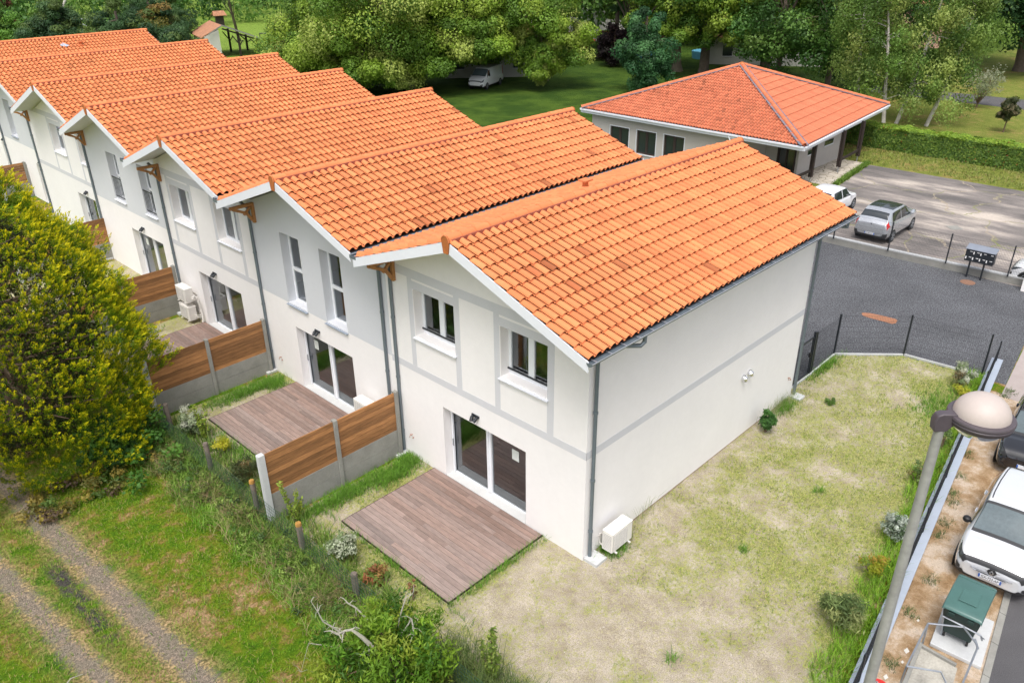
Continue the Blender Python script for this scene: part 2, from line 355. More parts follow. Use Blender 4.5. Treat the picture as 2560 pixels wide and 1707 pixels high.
def text_mesh(name, txt, size, parent, mat, Mx, depth=0.002):
    cu = bpy.data.curves.new(name, 'FONT'); cu.body = txt; cu.size = size; cu.align_x = 'CENTER'; cu.align_y = 'CENTER'; cu.extrude = depth
    t = bpy.data.objects.new(name, cu); COL.objects.link(t); bpy.context.view_layer.update()
    me = bpy.data.meshes.new_from_object(t.evaluated_get(bpy.context.evaluated_depsgraph_get()))
    bpy.data.objects.remove(t); me.transform(Mx); me.materials.clear(); me.materials.append(MATS[mat])
    o = bpy.data.objects.new(name, me); COL.objects.link(o); o.parent = parent; WL[o] = WL[parent]; return o
def sheet(name, poly, z, mat):
    m = MB(); m.quad(*[(x, y, z) for x, y in poly]); return struct(m.build(name, mat))
def inside(poly, X, Y):
    r = np.zeros(X.shape, bool); n = len(poly)
    for i in range(n):
        x0, y0 = poly[i]; x1, y1 = poly[(i+1) % n]
        if y0 == y1: continue
        c = ((y0 > Y) != (y1 > Y)) & (X < (x1-x0)*(Y-y0)/(y1-y0)+x0); r ^= c
    return r
# ---------------------------------------------------------------- roof tiles as real barrels
PROF = [(0.0, 0.020), (0.03, 0.038), (0.11, 0.064), (0.24, 0.084), (0.37, 0.089), (0.50, 0.082), (0.62, 0.060), (0.71, 0.028), (0.76, 0.002), (0.88, -0.006)]
def tiles(O, U, V, lu, lv, tw, th, base, parent, name, keep=None, jit=0.10, hs=1.0, dark=None):
    """barrel tiles over the rectangle O + u U + v V (u in 0..lu, v in 0..lv); keep(u, v) clips whole tiles"""
    O, U, V = np.array(O, float), np.array(U, float), np.array(V, float); U /= np.linalg.norm(U); V /= np.linalg.norm(V); Nn = np.cross(U, V)
    if Nn[2] < 0: Nn = -Nn
    nu = max(1, round(lu/tw)); nv = max(1, round(lv/th)); tw = lu/nu; th = lv/nv
    pu = np.array([p[0] for p in PROF]+[1.05]); pz = np.array([p[1] for p in PROF]+[-0.006])*hs*tw/0.232; k = len(pu)
    VV, FF, CC = [], [], []; n = 0
    for j in range(nv):
        for i in range(nu):
            if keep and not keep((i+0.5)*tw, (j+0.5)*th): continue
            a, b = random.gauss(0, 0.005), random.gauss(0, 0.004)
            u = (i+pu)*tw; v0 = j*th+b; v1 = (j+1)*th+0.02
            lift = 0.050*hs
            rows = [(v0+0.006, pz+lift-0.010), (v0, pz+lift+a*0.5), (v1, pz*0.94+0.002)]
            for v, z in rows: VV.append(O+u[:, None]*U+v*V+z[:, None]*Nn)
            t = 1+random.uniform(-jit, jit); g2 = random.uniform(-0.03, 0.05)
            c = np.array([base[0]*t, base[1]*(t+g2), base[2]*(t+g2)])
            if dark and random.random() < dark: c *= random.uniform(0.55, 0.8)
            CC.append(np.repeat(c[None], 3*k, 0))
            q = np.arange(k-1)
            for r in (0, 1): FF.append(np.stack([n+r*k+q, n+r*k+q+1, n+(r+1)*k+q+1, n+(r+1)*k+q], 1))
            n += 3*k
    V_ = np.concatenate(VV); F_ = np.concatenate(FF)
    if np.dot(np.cross(U, V), Nn) < 0: F_ = F_[:, ::-1]
    return npmesh(name, V_, F_, 'roof_tile', parent, np.clip(np.concatenate(CC), 0, 1), smooth=True)
def caps(p0, p1, r, base, parent, name='ridge_tiles', step=0.36, widen=1.12):
    """overlapping half-round ridge tiles from p0 to p1"""
    p0, p1 = Vector(p0), Vector(p1); d = p1-p0; L = d.length; d.normalize(); n = max(2, round(L/step)); m = MB(); a = Vector((0, 0, 1)).cross(d).normalized(); b = d.cross(a).normalized()
    K = 9
    for i in range(n):
        q0 = p0+d*(L*i/n-0.015); q1 = p0+d*(L*(i+1)/n+0.02); t = 1+random.uniform(-0.09, 0.09); m.col = tuple(c*t for c in base)
        vs = []
        for q, rr in ((q0, r*0.93), (q0, r*widen), (q1, r)):
            vs += [q+(a*math.cos(s)+b*math.sin(s))*rr for s in (math.pi*(-0.06+1.12*k/(K-1)) for k in range(K))]
        m.add(vs, [(r_*K+k, r_*K+k+1, (r_+1)*K+k+1, (r_+1)*K+k) for r_ in (0, 1) for k in range(K-1)])
    return m.build(name, 'roof_tile', parent, smooth=True)
# ---------------------------------------------------------------- foliage
def rnd_unit(n):
    v = rng.normal(size=(n, 3)); return v/np.linalg.norm(v, axis=1, keepdims=True)
def leaf_cards(P, N, L, W, droop=0.0, col=None, axis=None):
    """one pointed leaf (rhombus) per point, lying roughly across normal N"""
    n = len(P); N = N/np.linalg.norm(N, axis=1, keepdims=True)
    A = np.cross(N, rnd_unit(n)); A /= np.linalg.norm(A, axis=1, keepdims=True)+1e-9
    if axis is not None: A = axis+rnd_unit(n)*0.45
    A[:, 2] -= droop; A /= np.linalg.norm(A, axis=1, keepdims=True)+1e-9
    B = np.cross(N, A); B /= np.linalg.norm(B, axis=1, keepdims=True)+1e-9
    L = (L*rng.uniform(0.7, 1.3, n))[:, None]; W = (W*rng.uniform(0.7, 1.3, n))[:, None]
    V = np.stack([P-A*L*0.5, P+B*W*0.5+A*L*0.05, P+A*L*0.5, P-B*W*0.5+A*L*0.05], 1).reshape(-1, 3)
    F = np.arange(4*n).reshape(n, 4); return V, F, np.repeat(col, 4, 0) if col is not None else None
def tint(n, palette, var=0.15):
    pal = np.array(palette, float); c = pal[rng.integers(0, len(pal), n)]; return np.clip(c*rng.uniform(1-var, 1+var, (n, 1)), 0, 1)
def clump_leaves(C, R, n_per, L, W, palette, flat=0.75, droop=0.2, shell=0.55, clump_var=0.15, upb=0.5):
    """leaves gathered in shells around clump centres C with radii R"""
    VV, FF, CC = [], [], []; k = 0
    m = len(C); idx = np.repeat(np.arange(m), n_per); n = len(idx)
    D = rnd_unit(n); rad = (shell+(1-shell)*rng.uniform(0, 1, n)**0.6)*R[idx]
    lump = 1+0.25*np.sin(D[:, 0]*5+idx)*np.cos(D[:, 1]*6+idx*1.7)
    P = C[idx]+D*(rad*lump)[:, None]*np.array([1, 1, flat])
    N = D+np.array([0, 0, upb])+rng.normal(size=(n, 3))*0.45
    cb = tint(m, palette, clump_var)[idx]*rng.uniform(0.8, 1.2, (n, 1))
    return leaf_cards(P, N, L, W, droop, np.clip(cb, 0, 1))
def ell_pts(n, c, r, surf=0.6, zmin=-1.0):
    out = []
    while len(out) < n:
        d = rnd_unit(1)[0]
        if d[2] < zmin: continue
        out.append(np.array(c)+d*np.array(r)*(surf+(1-surf)*rng.uniform()))
    return np.array(out)
def limbs(m, base, top, C, r0, fan=0.8, n=6, every=1):
    """trunk from base to top and tapered limbs out to the clump centres"""
    base, top = Vector(base), Vector(top); mid = base.lerp(top, 0.5)+Vector((random.uniform(-.15, .15), random.uniform(-.15, .15), 0))*r0*3
    m.tube([base, base.lerp(mid, 0.15), mid, top], [r0*1.35, r0, r0*0.8, r0*0.5], 9)
    for c in C[::every]:
        c = Vector(c); t = random.uniform(0.35, 0.95); s = mid.lerp(top, t*fan) if random.random() < 0.75 else base.lerp(top, random.uniform(0.3, 0.55))
        k = s.lerp(c, 0.5)+Vector((random.uniform(-.2, .2), random.uniform(-.2, .2), 0.12*(c-s).length)); r = r0*random.uniform(0.2, 0.4)
        m.tube([s, k, c], [r, r*0.6, r*0.15], n, False)
def tree(name, label, cat, base, trunk_top, C, R, n_per, L, W, palette, r0, bark, group=None, every=1, droop=0.2, flat=0.75, leafmat='leaf', shell=0.55, crown='crown'):
    t = thing(name, label, cat, base, group)
    m = MB(); limbs(m, base, trunk_top, C, r0, every=every); m.build('trunk', bark, t, smooth=True)
    V, F, c = clump_leaves(C, R, n_per, L, W, palette, flat, droop, shell); npmesh(crown, V, F, leafmat, t, c)
    return t
def blades(P, h, w, palette, lean=0.35, per=1, hv=0.4):
    """curved grass blades: two stacked quads each narrowing to the tip"""
    P = np.repeat(P, per, 0); n = len(P)
    if per > 1: P = P+np.concatenate([rng.normal(size=(n, 2))*h*0.25, np.zeros((n, 1))], 1)
    a = rng.uniform(0, 2*np.pi, n); D = np.stack([np.cos(a), np.sin(a), 0*a], 1); S = np.stack([-np.sin(a), np.cos(a), 0*a], 1)
    H = h*rng.uniform(1-hv, 1+hv, n)[:, None]; Le = lean*rng.uniform(0.3, 1.6, n)[:, None]; up_ = np.array([0, 0, 1.0])
    p1 = P+up_*H*0.6+D*H*Le*0.4; p2 = P+up_*H+D*H*Le*1.3; w0 = w*0.5
    V = np.stack([P-S*w0, P+S*w0, p1+S*w0*0.8, p1-S*w0*0.8, p2+S*w0*0.15, p2-S*w0*0.15], 1).reshape(-1, 3)
    i = np.arange(n)[:, None]*6; F = np.concatenate([i+np.array([0, 1, 2, 3]), i+np.array([3, 2, 4, 5])])
    return V, F, np.repeat(tint(n, palette), 6, 0)
def merge(L):
    VV, FF, CC = [], [], []; n = 0
    for V, F, C in L: VV.append(V); FF.append(F+n); CC.append(C); n += len(V)
    return np.concatenate(VV), np.concatenate(FF), np.concatenate(CC)
def fbm(x, y, s, seed=0.0, o=4): return noise.fractal(Vector((x*s+seed, y*s+seed*1.7, seed)), 0.8, 2.1, o)
# ================================================================ THE SETTING
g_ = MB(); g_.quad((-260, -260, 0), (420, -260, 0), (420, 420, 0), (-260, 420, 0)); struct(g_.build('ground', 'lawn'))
sheet('driveway', [(10.3, 0.32), (11.2, 0.20), (13.9, 0.16), (15.5, -1.6), (15.80, -4.75), (19.4, -4.36), (24.95, -3.8), (24.85, 4), (24.6, 12), (24.6, 62), (11.6, 62)], 0.006, 'drive_asphalt')
sheet('car_park', [(24.95, -12), (40.1, -12), (39.85, 9.7), (34.6, 9.15), (33.9, 9.3), (29.5, 9.0), (24.6, 8.6)], 0.005, 'old_asphalt')
sheet('pavement', [(14.9, -4.85), (24.95, -3.85), (24.95, -5.1), (15.0, -6.33)], 0.011, 'pink_concrete')
sheet('terrace', [(33.7, 9.35), (36.0, 9.5), (40.1, 9.95), (40.1, 11.9), (33.7, 11.7)], 0.012, 'crazy_paving')
sheet('verge', [(-6, -6.85), (15.1, -4.35), (15.15, -6.36), (-6, -9.1)], 0.008, 'verge_dirt')
sheet('street', [(-8, -9.30), (44, -2.75), (60, -40), (-30, -40)], 0.014, 'street_asphalt')
sheet('far_lane', [(64.8, 2.0), (65.0, 20), (68.6, 22), (69.9, 2.0)], 0.01, 'street_asphalt')
# kerb between verge and street: a channel stone with a raised lip
kb = MB()
for i in range(52):
    x0 = -7+i*1.0; x1 = x0+0.985; y = lambda x: -8.25+0.131*x
    kb.add([(x0, y(x0)-0.15, 0.004), (x1, y(x1)-0.15, 0.004), (x1, y(x1), 0.004), (x0, y(x0), 0.004), (x0, y(x0)-0.14, 0.03), (x1, y(x1)-0.14, 0.03), (x1, y(x1)-0.01, 0.045), (x0, y(x0)-0.01, 0.045)],
           [(4, 5, 6, 7), (0, 1, 5, 4), (2, 3, 7, 6), (1, 2, 6, 5), (3, 0, 4, 7)])
struct(kb.build('kerb', 'concrete'))
# garden soil, a fine grid whose vertices carry how grassy the spot is
GARD = [(-4.45, -6.60), (-4.45, 6.52), (0.4, 6.52), (0.4, 0.4), (11.2, 0.4), (12.1, 0.22), (14.0, 0.22), (15.57, -1.57), (15.82, -3.95)]
GARD2 = [(-4.35, 6.66), (-4.35, 13.5), (0.3, 13.5), (0.3, 6.66)]
GARD3 = [(-4.3, 13.72), (-4.3, 20.3), (0.4, 20.3), (0.4, 13.72)]
GARD4 = [(-4.3, 20.5), (-4.3, 28.3), (0.7, 28.3), (0.7, 20.5)]
def wall_y(x): return -6.02+0.128*x-0.0009*(x-6)**2*0
def grassy(x, y):
    n = 0.5+0.42*fbm(x, y, 0.75, 3.0)+0.20*fbm(x, y, 2.6, 9.0, 3)
    if y < 6.6:
        b = 0.0+0.24*min(1, max(0, (x-0.3)/2.2))                       # bare sand near the front corner
        b += 0.55*math.exp(-max(0, y-wall_y(x)-0.15)/0.5)
        b -= 0.30*math.exp(-abs(y+0.2)/0.3)*(0 < x < 10)
        if x < 0.2 and y < -0.5: b -= 0.10
        if x < 0 and y > 5.2: b += 0.5*math.exp(-((x+1.1)**2)/1.2)
        if x < -3.3: b += 0.25
        for (cx, cy, sx, sy) in ((-1.6, 1.2, 1.7, .16), (-3.25, 3.2, .18, 2.0)): b += 0.35*math.exp(-((x-cx)/sx)**4-((y-cy)/sy)**2)
    else:
        b = 0.12+0.35*math.exp(-abs(y-13.3)/0.5)+0.3*math.exp(-abs(y-6.9)/0.5)-0.25*math.exp(-((x+1.8)**2+(y-12.8)**2)/0.5)
    return max(0.0, min(1.0, n*0.9+b-0.12))
def soil(name, poly, st):
    xs = np.arange(min(p[0] for p in poly), max(p[0] for p in poly)+st, st); ys = np.arange(min(p[1] for p in poly), max(p[1] for p in poly)+st, st)
    X, Y = np.meshgrid(xs, ys, indexing='ij'); k = inside(poly, X, Y)
    gr = np.zeros(X.shape); zz = np.zeros(X.shape)
    for i, j in np.argwhere(k): gr[i, j] = grassy(X[i, j], Y[i, j]); zz[i, j] = 0.015*fbm(X[i, j], Y[i, j], 0.9, 5)
    c = k[:-1, :-1] & k[1:, :-1] & k[1:, 1:] & k[:-1, 1:]; I, J = np.nonzero(c); W = X.shape[1]
    F = np.stack([I*W+J, (I+1)*W+J, (I+1)*W+J+1, I*W+J+1], 1)
    V = np.stack([X, Y, 0.020+np.maximum(zz, -0.008)], 2).reshape(-1, 3)
    used, inv = np.unique(F, return_inverse=True)
    o = npmesh(name, V[used], inv.reshape(F.shape), 'garden_soil', None, np.repeat(gr.reshape(-1, 1), 3, 1)[used]); return struct(o), gr, X, Y, k
so1 = soil('garden_ground', GARD, 0.09)
so2 = soil('garden_ground', GARD2, 0.12); so3 = soil('garden_ground', GARD3, 0.15); so4 = soil('garden_ground', GARD4, 0.2)
# ================================================================ THE ROW OF HOUSES
SL = 0.3665; ZR = 7.48; TILE = (0.67, 0.222, 0.088)
VAL = [None, 6.76, 13.76, 20.95, 28.45, 36.5, 45.7, 54.6]
RID = [3.2, 10.15, 17.25, 24.6, 32.0, 41.0, 50.4]
XF = [-.97, -.97, -.83, -.42, .05, .55, 1.0]; XB = [11.02, 11.27, 10.62, 11.35, 12.35, 12.9, 13.2]; XW = [0, 0, .12, .5, .95, 1.5, 1.9]
PW = [0, 6.85, 13.75, 20.65, 28.85, 37.6, 45.4, 54.2]
DOOR = [(1.84, 4.83), (8.83, 11.86), (15.5, 18.58), (22.4, 25.4), (29.6, 32.7), (37.9, 40.3), (45.8, 47.6)]
WIN = [[(1.17, 2.63), (4.21, 5.74)], [(8.92, 9.95), (11.0, 12.04)], [(14.9, 16.4), (18.15, 19.7)], [(22.35, 23.35), (25.35, 26.4)], [(29.45, 30.95), (32.9, 34.4)], [(38.5, 39.5), (42.3, 43.3)], [(46.4, 47.9), (50.2, 51.6)]]
HL = ['cream end house nearest the camera, with grey painted bands and a long blank side wall', 'second house of the row, grey upstairs with tall windows on grey sills', 'third house of the row, cream, with two stacked air conditioners by its patio door', 'fourth house of the row, grey upstairs, two windows behind black railings', 'fifth house of the row, cream with grey bands, door half behind the yellow conifer', 'sixth house of the row, grey upstairs, above the yellow conifer', 'farthest house of the tiled row, with a blue sheet lying on its roof']
def rect_wall(m, x, y0, y1, z0, z1, holes, depth):
    ys = sorted({y0, y1, *[h[0] for h in holes], *[h[1] for h in holes]}); zs = sorted({z0, z1, *[h[2] for h in holes], *[h[3] for h in holes]})
    for a, b in zip(ys, ys[1:]):
        for c, d in zip(zs, zs[1:]):
            if any(h[0] <= (a+b)/2 <= h[1] and h[2] <= (c+d)/2 <= h[3] for h in holes): continue
            m.quad((x, b, c), (x, a, c), (x, a, d), (x, b, d))
    for a, b, c, d in holes:
        X = x+depth
        m.quad((x, b, c), (X, b, c), (X, b, d), (x, b, d)); m.quad((x, a, c), (x, a, d), (X, a, d), (X, a, c))
        m.quad((x, a, d), (x, b, d), (X, b, d), (X, a, d)); m.quad((x, a, c), (X, a, c), (X, b, c), (x, b, c))
def win_frame(t, x, a, b, c, d, kind):
    """window set back in its reveal; frame is the part, panes, sill and rails hang below it"""
    X = x+0.27; m = MB(); w_ = 0.055
    m.box(X, X+.06, a, a+w_, c, d); m.box(X, X+.06, b-w_, b, c, d); m.box(X, X+.06, a+w_, b-w_, d-w_, d); m.box(X, X+.06, a+w_, b-w_, c, c+w_)
    if kind == 'casement':
        y = (a+b)/2; m.box(X-.012, X+.055, y-.055, y+.055, c+w_, d-w_)
        for p, q in ((a+w_, y-.055), (y+.055, b-w_)):
            m.box(X-.01, X+.05, p, p+.035, c+w_, d-w_); m.box(X-.01, X+.05, q-.035, q, c+w_, d-w_); m.box(X-.009, X+.05, p+.035, q-.035, c+w_, c+w_+.04); m.box(X-.009, X+.05, p+.035, q-.035, d-w_-.04, d-w_)
        panes = [(a+w_+.035, y-.09, c+w_+.04, d-w_-.04), (y+.09, b-w_-.035, c+w_+.04, d-w_-.04)]
    elif kind == 'slide':
        y = (a+b)/2; m.box(X-.02, X+.05, y-.035, y+.035, c+w_, d-w_)
        m.box(X-.05, X-.002, y+.035, y+.10, c+w_, d-w_)
        panes = [(a+w_, y-.035, c+w_, d-w_), (y+.10, b-w_, c+w_, d-w_)]
        m.box(X-.05, X-.001, b-w_-.05, b-w_, c+w_, d-w_)
    else:
        z = c+(d-c)*0.47; m.box(X-.01, X+.055, a+w_, b-w_, z-.05, z+.05)
        m.box(X-.01, X+.05, a+w_, a+w_+.04, c+w_, z-.05); m.box(X-.01, X+.05, b-w_-.04, b-w_, c+w_, z-.05); m.box(X-.01, X+.05, a+w_, a+w_+.04, z+.05, d-w_); m.box(X-.01, X+.05, b-w_-.04, b-w_, z+.05, d-w_)
        panes = [(a+w_+.04, b-w_-.04, c+w_, z-.05), (a+w_+.04, b-w_-.04, z+.05, d-w_)]
    f = m.build('patio_door' if kind == 'slide' else 'window', 'pvc', t)
    for p, q, r, s in panes:
        k = MB(); k.quad((X+.025, q, r), (X+.025, p, r), (X+.025, p, s), (X+.025, q, s)); k.build('pane', 'pane', f)
    if kind == 'slide':
        h = MB(); h.box(X-.075, X-.05, b-.115, b-.09, c+.95, c+1.15); h.box(X-.062, X-.05, b-.13, b-.075, c+.93, c+.95); h.build('handle', 'galvanised', f)
    else:
        s = MB(); zt = c-.005; s.add([(x-.075, a-.05, zt-.055), (x-.075, b+.05, zt-.055), (X, b, zt-.055), (X, a, zt-.055), (x-.075, a-.05, zt-.035), (x-.075, b+.05, zt-.035), (X, b, zt), (X, a, zt)],
                                     [(3, 2, 1, 0), (4, 5, 6, 7), (0, 1, 5, 4), (1, 2, 6, 5), (2, 3, 7, 6), (3, 0, 4, 7)]); s.build('sill', 'zinc_sill' if kind == 'french' else 'board_white', f)
    if kind == 'casement' and t.name == 'terraced_house':
        r = MB(); r.box(X-.05, X-.02, a-.0, b, c+.13, c+.165); r.build('guard_rail', 'anthracite', f)
    if kind == 'french_rail':
        r = MB(); xr = x+.03; r.box(xr, xr+.03, a, b, c+.93, c+.96); r.box(xr, xr+.03, a, b, c+.1, c+.125)
        for k in range(8): y = a+.07+(b-a-.14)*k/7; r.box(xr+.008, xr+.022, y-.008, y+.008, c+.125, c+.93)
        r.build('railing', 'anthracite', f)
    return f
def spotlight(t, x, y, z):
    m = MB(); m.box(x-.035, x, y-.13, y+.13, z-.02, z+.04)
    for s, tilt in ((-1, .05), (1, -.10)):
        p = Vector((x-.05, y+s*.085, z)); q = p+Vector((-.10, tilt*.6, -.085)); m.cyl(p+Vector((.02, 0, .02)), p, .018, n=8); m.cyl(p, p+(q-p)*.25, .03, .045, 12); m.cyl(p+(q-p)*.25, q, .045, .05, 12)
    m.build('spotlight', 'anthracite', t, smooth=True)
def downpipe(t, path, r=.047, name='downpipe', collars=None):
    m = MB(); m.tube(path, r, 12)
    for z in (collars if collars is not None else (0.9, 2.8, 4.6)):
        p = Vector(path[-1]); m.cyl((p.x, p.y, z-.03), (p.x, p.y, z+.03), r*1.22, n=12); m.box(p.x-.012, p.x+.07, p.y-.012, p.y+.012, z-.012, z+.012)
    return m.build(name, 'zinc', t, smooth=True)
def tap(t, p, d):
    m = MB(); p = Vector(p); d = Vector(d); q = p+d*.06; m.cyl(p, q, .012, n=8); m.tube([q, q+d*.03, q+d*.04-Vector((0, 0, .06))], .010, 8); s = Vector((0, 0, 1)).cross(d)
    m.bar(q+Vector((0, 0, .025))-s*.035, q+Vector((0, 0, .025))+s*.035, .012, .008); m.cyl(p+Vector((0, 0, -.08))+s*.05, p+Vector((0, 0, -.08))+s*.05+d*.04, .014, n=8); m.build('garden_tap', 'copper', t, smooth=True)
for i in range(7):
    y0, y1, yr, xf, xb, xw = PW[i], PW[i+1], RID[i], XF[i], XB[i], XW[i]; gray = i % 2 == 1
    yR = -0.72 if i == 0 else VAL[i]+0.13; yL = VAL[i+1]-0.10; zR = ZR-SL*(yr-yR); zL = ZR-SL*(yL-yr)
    t = thing('terraced_house', HL[i], 'house', (xw, (y0+y1)/2, 0), 'terraced houses in one stepped row')
    xbw = xb-.65; D = DOOR[i]; zt = 5.34 if i < 6 else 5.3
    holes_up = [(a, b, (3.05 if i == 1 else 3.35 if gray else 4.02), zt+(0.02 if gray else 0)) for a, b in WIN[i]]; hd = (D[0], D[1], .05, 2.25)
    zsplit = 3.03
    def gable(m, x, f):
        def zu(y):
            j = max([0]+[k for k in range(1, 7) if VAL[k] <= y]); return ZR-SL*abs(y-RID[j])-.20
        ys = sorted({y0, y1, yr, *[v for v in VAL[1:] if y0 < v < y1]}); P = [(x, y0, 5.40)]+[(x, y, zu(y)) for y in ys]+[(x, y1, 5.40)]; m.quad(*(P if f else P[::-1]))
    wl = MB(); rect_wall(wl, xw, y0, y1, 0, zsplit, [hd], .33)
    upm = 'plaster_gray' if gray else 'plaster_cream'; wu = MB() if gray else wl
    rect_wall(wu, xw, y0, y1, zsplit, 5.40, holes_up, .33); gable(wu, xw, True)
    wl.quad((xbw, y0, 0), (xbw, y1, 0), (xbw, y1, 5.40), (xbw, y0, 5.40)); gable(wl, xbw, False)
    wl.quad((xw, y0, 0), (xbw, y0, 0), (xbw, y0, ZR-SL*(yr-y0)-.2), (xw, y0, ZR-SL*(yr-y0)-.2)); wl.quad((xbw, y1, 0), (xw, y1, 0), (xw, y1, ZR-SL*(y1-yr)-.2), (xbw, y1, ZR-SL*(y1-yr)-.2))
    wl.build('wall', 'plaster_white' if gray else 'plaster_cream', t)
    if gray: wu.build('upper_wall', upm, t)
    # rooms behind the glass
    rm = MB(); fl = MB()
    for za, zb in ((.06, 2.62), (2.9, 5.5)):
        a, b, c, d = xw+.36, xw+4.6, y0+.2, y1-.2
        rm.quad((b, c, za), (b, d, za), (b, d, zb), (b, c, zb)); rm.quad((a, c, za), (b, c, za), (b, c, zb), (a, c, zb)); rm.quad((b, d, za), (a, d, za), (a, d, zb), (b, d, zb)); rm.quad((a, c, zb), (b, c, zb), (b, d, zb), (a, d, zb))
        fl.quad((a-.02, c, za), (b, c, za), (b, d, za), (a-.02, d, za))
    rm.build('room', 'room_wall', t); fl.build('room_floor', 'tile_floor', t)
    f = win_frame(t, xw, *hd, 'slide')
    if i in (0, 1, 3):
        p = MB(); yy = D[0]+.62 if i == 0 else D[1]-.62; p.quad((xw+.285, yy+.12, 1.55), (xw+.285, yy-.12, 1.55), (xw+.285, yy-.12, 1.86), (xw+.285, yy+.12, 1.86)); p.build('paper_notice', 'paper', f)
    th_ = MB(); th_.box(xw-.015, xw+.28, D[0]+.004, D[1]-.004, .012, .075); th_.build('threshold', 'threshold', t)
    for h in holes_up: win_frame(t, xw, *h, ('french' if i in (1, 5) else 'french_rail') if gray else 'casement')
    if not gray:
        b = MB(); q = lambda a_, b_, c_, d_: b.box(xw-.004, xw+.012, a_, b_, c_, d_)
        q(y0 if i else -.004, y1, 2.90, 3.10); q(y0+.02, y1-.02, 5.62, 5.86)
        for a_, b_ in WIN[i]:
            q(b_+.03, b_+.21, 3.10, 5.62); q(a_-.20, a_, 3.10, 5.62); q(a_, b_+.03, zt, zt+.22)
        if i == 0: b.box(-.004, 10.4, -.004, .012, 2.92, 3.10) if False else b.box(0.0, xbw-.01, -.004, .012, 2.90, 3.10)
        b.build('painted_band', 'paint_band', t)
    if i == 0: pl = MB(); pl.box(.45, 10.0, -.008, .01, .0, .055); pl.build('plinth', 'plinth', t)
    spotlight(t, xw, (D[0]+D[1])/2+.22, 2.52)
    # roof: boarded deck, barrel tiles, ridge, gable boards, end plate
    rf = MB(); rf.prism([(xf+.03, yR+.05, zR-.02), (xf+.03, yr, ZR-.03), (xf+.03, yL-.05, zL-.02), (xf+.03, yL-.05, zL-.15), (xf+.03, yr, ZR-.18), (xf+.03, yR+.05, zR-.15)], (xb-xf-.06, 0, 0))
    roof = rf.build('roof', 'soffit', t)
    ul = MB(); ul.quad((xf+.02, yR, zR-.012), (xb-.02, yR, zR-.012), (xb-.02, yr, ZR-.012), (xf+.02, yr, ZR-.012)); ul.quad((xf+.02, yr, ZR-.012), (xb-.02, yr, ZR-.012), (xb-.02, yL, zL-.012), (xf+.02, yL, zL-.012)); ul.build('shade_underlay', 'shade_underlay', roof)  # near-black sheet added below the tiles to paint shade into their gaps
    lv = math.hypot(yr-yR, ZR-zR); ll = math.hypot(yL-yr, ZR-zL); cs = 1/math.hypot(1, SL)
    tiles((xf-.02, yR, zR), (1, 0, 0), (0, cs, SL*cs), xb-xf+.04, lv, .232, .382, TILE, roof, 'roof_tiles', None, .12, 1.0, .02)
    tiles((xb+.02, yL, zL), (-1, 0, 0), (0, -cs, SL*cs), xb-xf+.04, ll, .232, .382, TILE, roof, 'roof_tiles')
    caps((xf-.05, yr, ZR+.03), (xb+.05, yr, ZR+.03), .115, tuple(c*1.02 for c in TILE), roof, step=.42)
    for x_ in (xf-.055, xb+.035): e = MB(); e.prism([(x_, yr-.13, ZR+.04), (x_, yr-.115, ZR+.10), (x_, yr-.06, ZR+.15), (x_, yr+.06, ZR+.15), (x_, yr+.115, ZR+.10), (x_, yr+.13, ZR+.04), (x_, yr+.075, ZR-.26), (x_, yr-.075, ZR-.26)], (.02, 0, 0)); e.build('ridge_end', 'terracotta_end', roof)
    for x_ in (xf-.028, xb):
        bb = MB(); bb.prism([(x_, yR-.02, zR-.0), (x_, yr, ZR+.01), (x_, yL+.10, zL-.03), (x_, yL+.10, zL-.27), (x_, yr, ZR-.24), (x_, yR-.02, zR-.23)], (.028, 0, 0)); bb.build('bargeboard', 'board_white', t)
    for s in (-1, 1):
        mo = MB(); mo.bar((xf+.02, yr+s*.125, ZR+.012), (xb-.02, yr+s*.125, ZR+.012), .06, .11); mo.build('ridge_mortar_shade', 'shaded_mortar', roof)  # dark red strips: mortar, with shade under the ridge caps painted into the colour
    # small dark gap where one tile has slipped, here and there
    for _ in range(3):
        gp = MB(); u = random.uniform(xf+1, xb-1); s = random.uniform(.3, .8); y = yR+(yr-yR)*s; gp.box(u-.06, u+.05, y-.012, y+.012, ZR-SL*(yr-y)+.075, ZR-SL*(yr-y)+.095); gp.build('tile_gap', 'black', roof)
    if i in (0, 6, 1):
        vx, vy = {0: (4.85, 4.2), 6: (8.3, 49.1), 1: (5.0, 10.95)}[i]; vz = ZR-SL*abs(vy-yr); v = MB(); hgt = .30 if i != 1 else .12; c_ = [(c*.9) for c in TILE]; v.col = tuple(c_)
        v.prism([(vx-.13, vy-.13, vz), (vx+.13, vy-.13, vz), (vx+.13, vy+.13, vz), (vx-.13, vy+.13, vz)], (0, 0, .09)); v.lathe([(.12, vz+.09), (.08, vz+.13), (.085, vz+hgt-.04), (.11, vz+hgt-.03)], (vx, vy, 0), 10)
        v.prism([(vx-.16, vy-.13, vz+hgt-.03), (vx+.16, vy-.13, vz+hgt-.03), (vx+.16, vy+.13, vz+hgt-.03), (vx-.16, vy+.13, vz+hgt-.03)], (0, 0, .04)); v.build('vent_tile', 'roof_tile', roof)
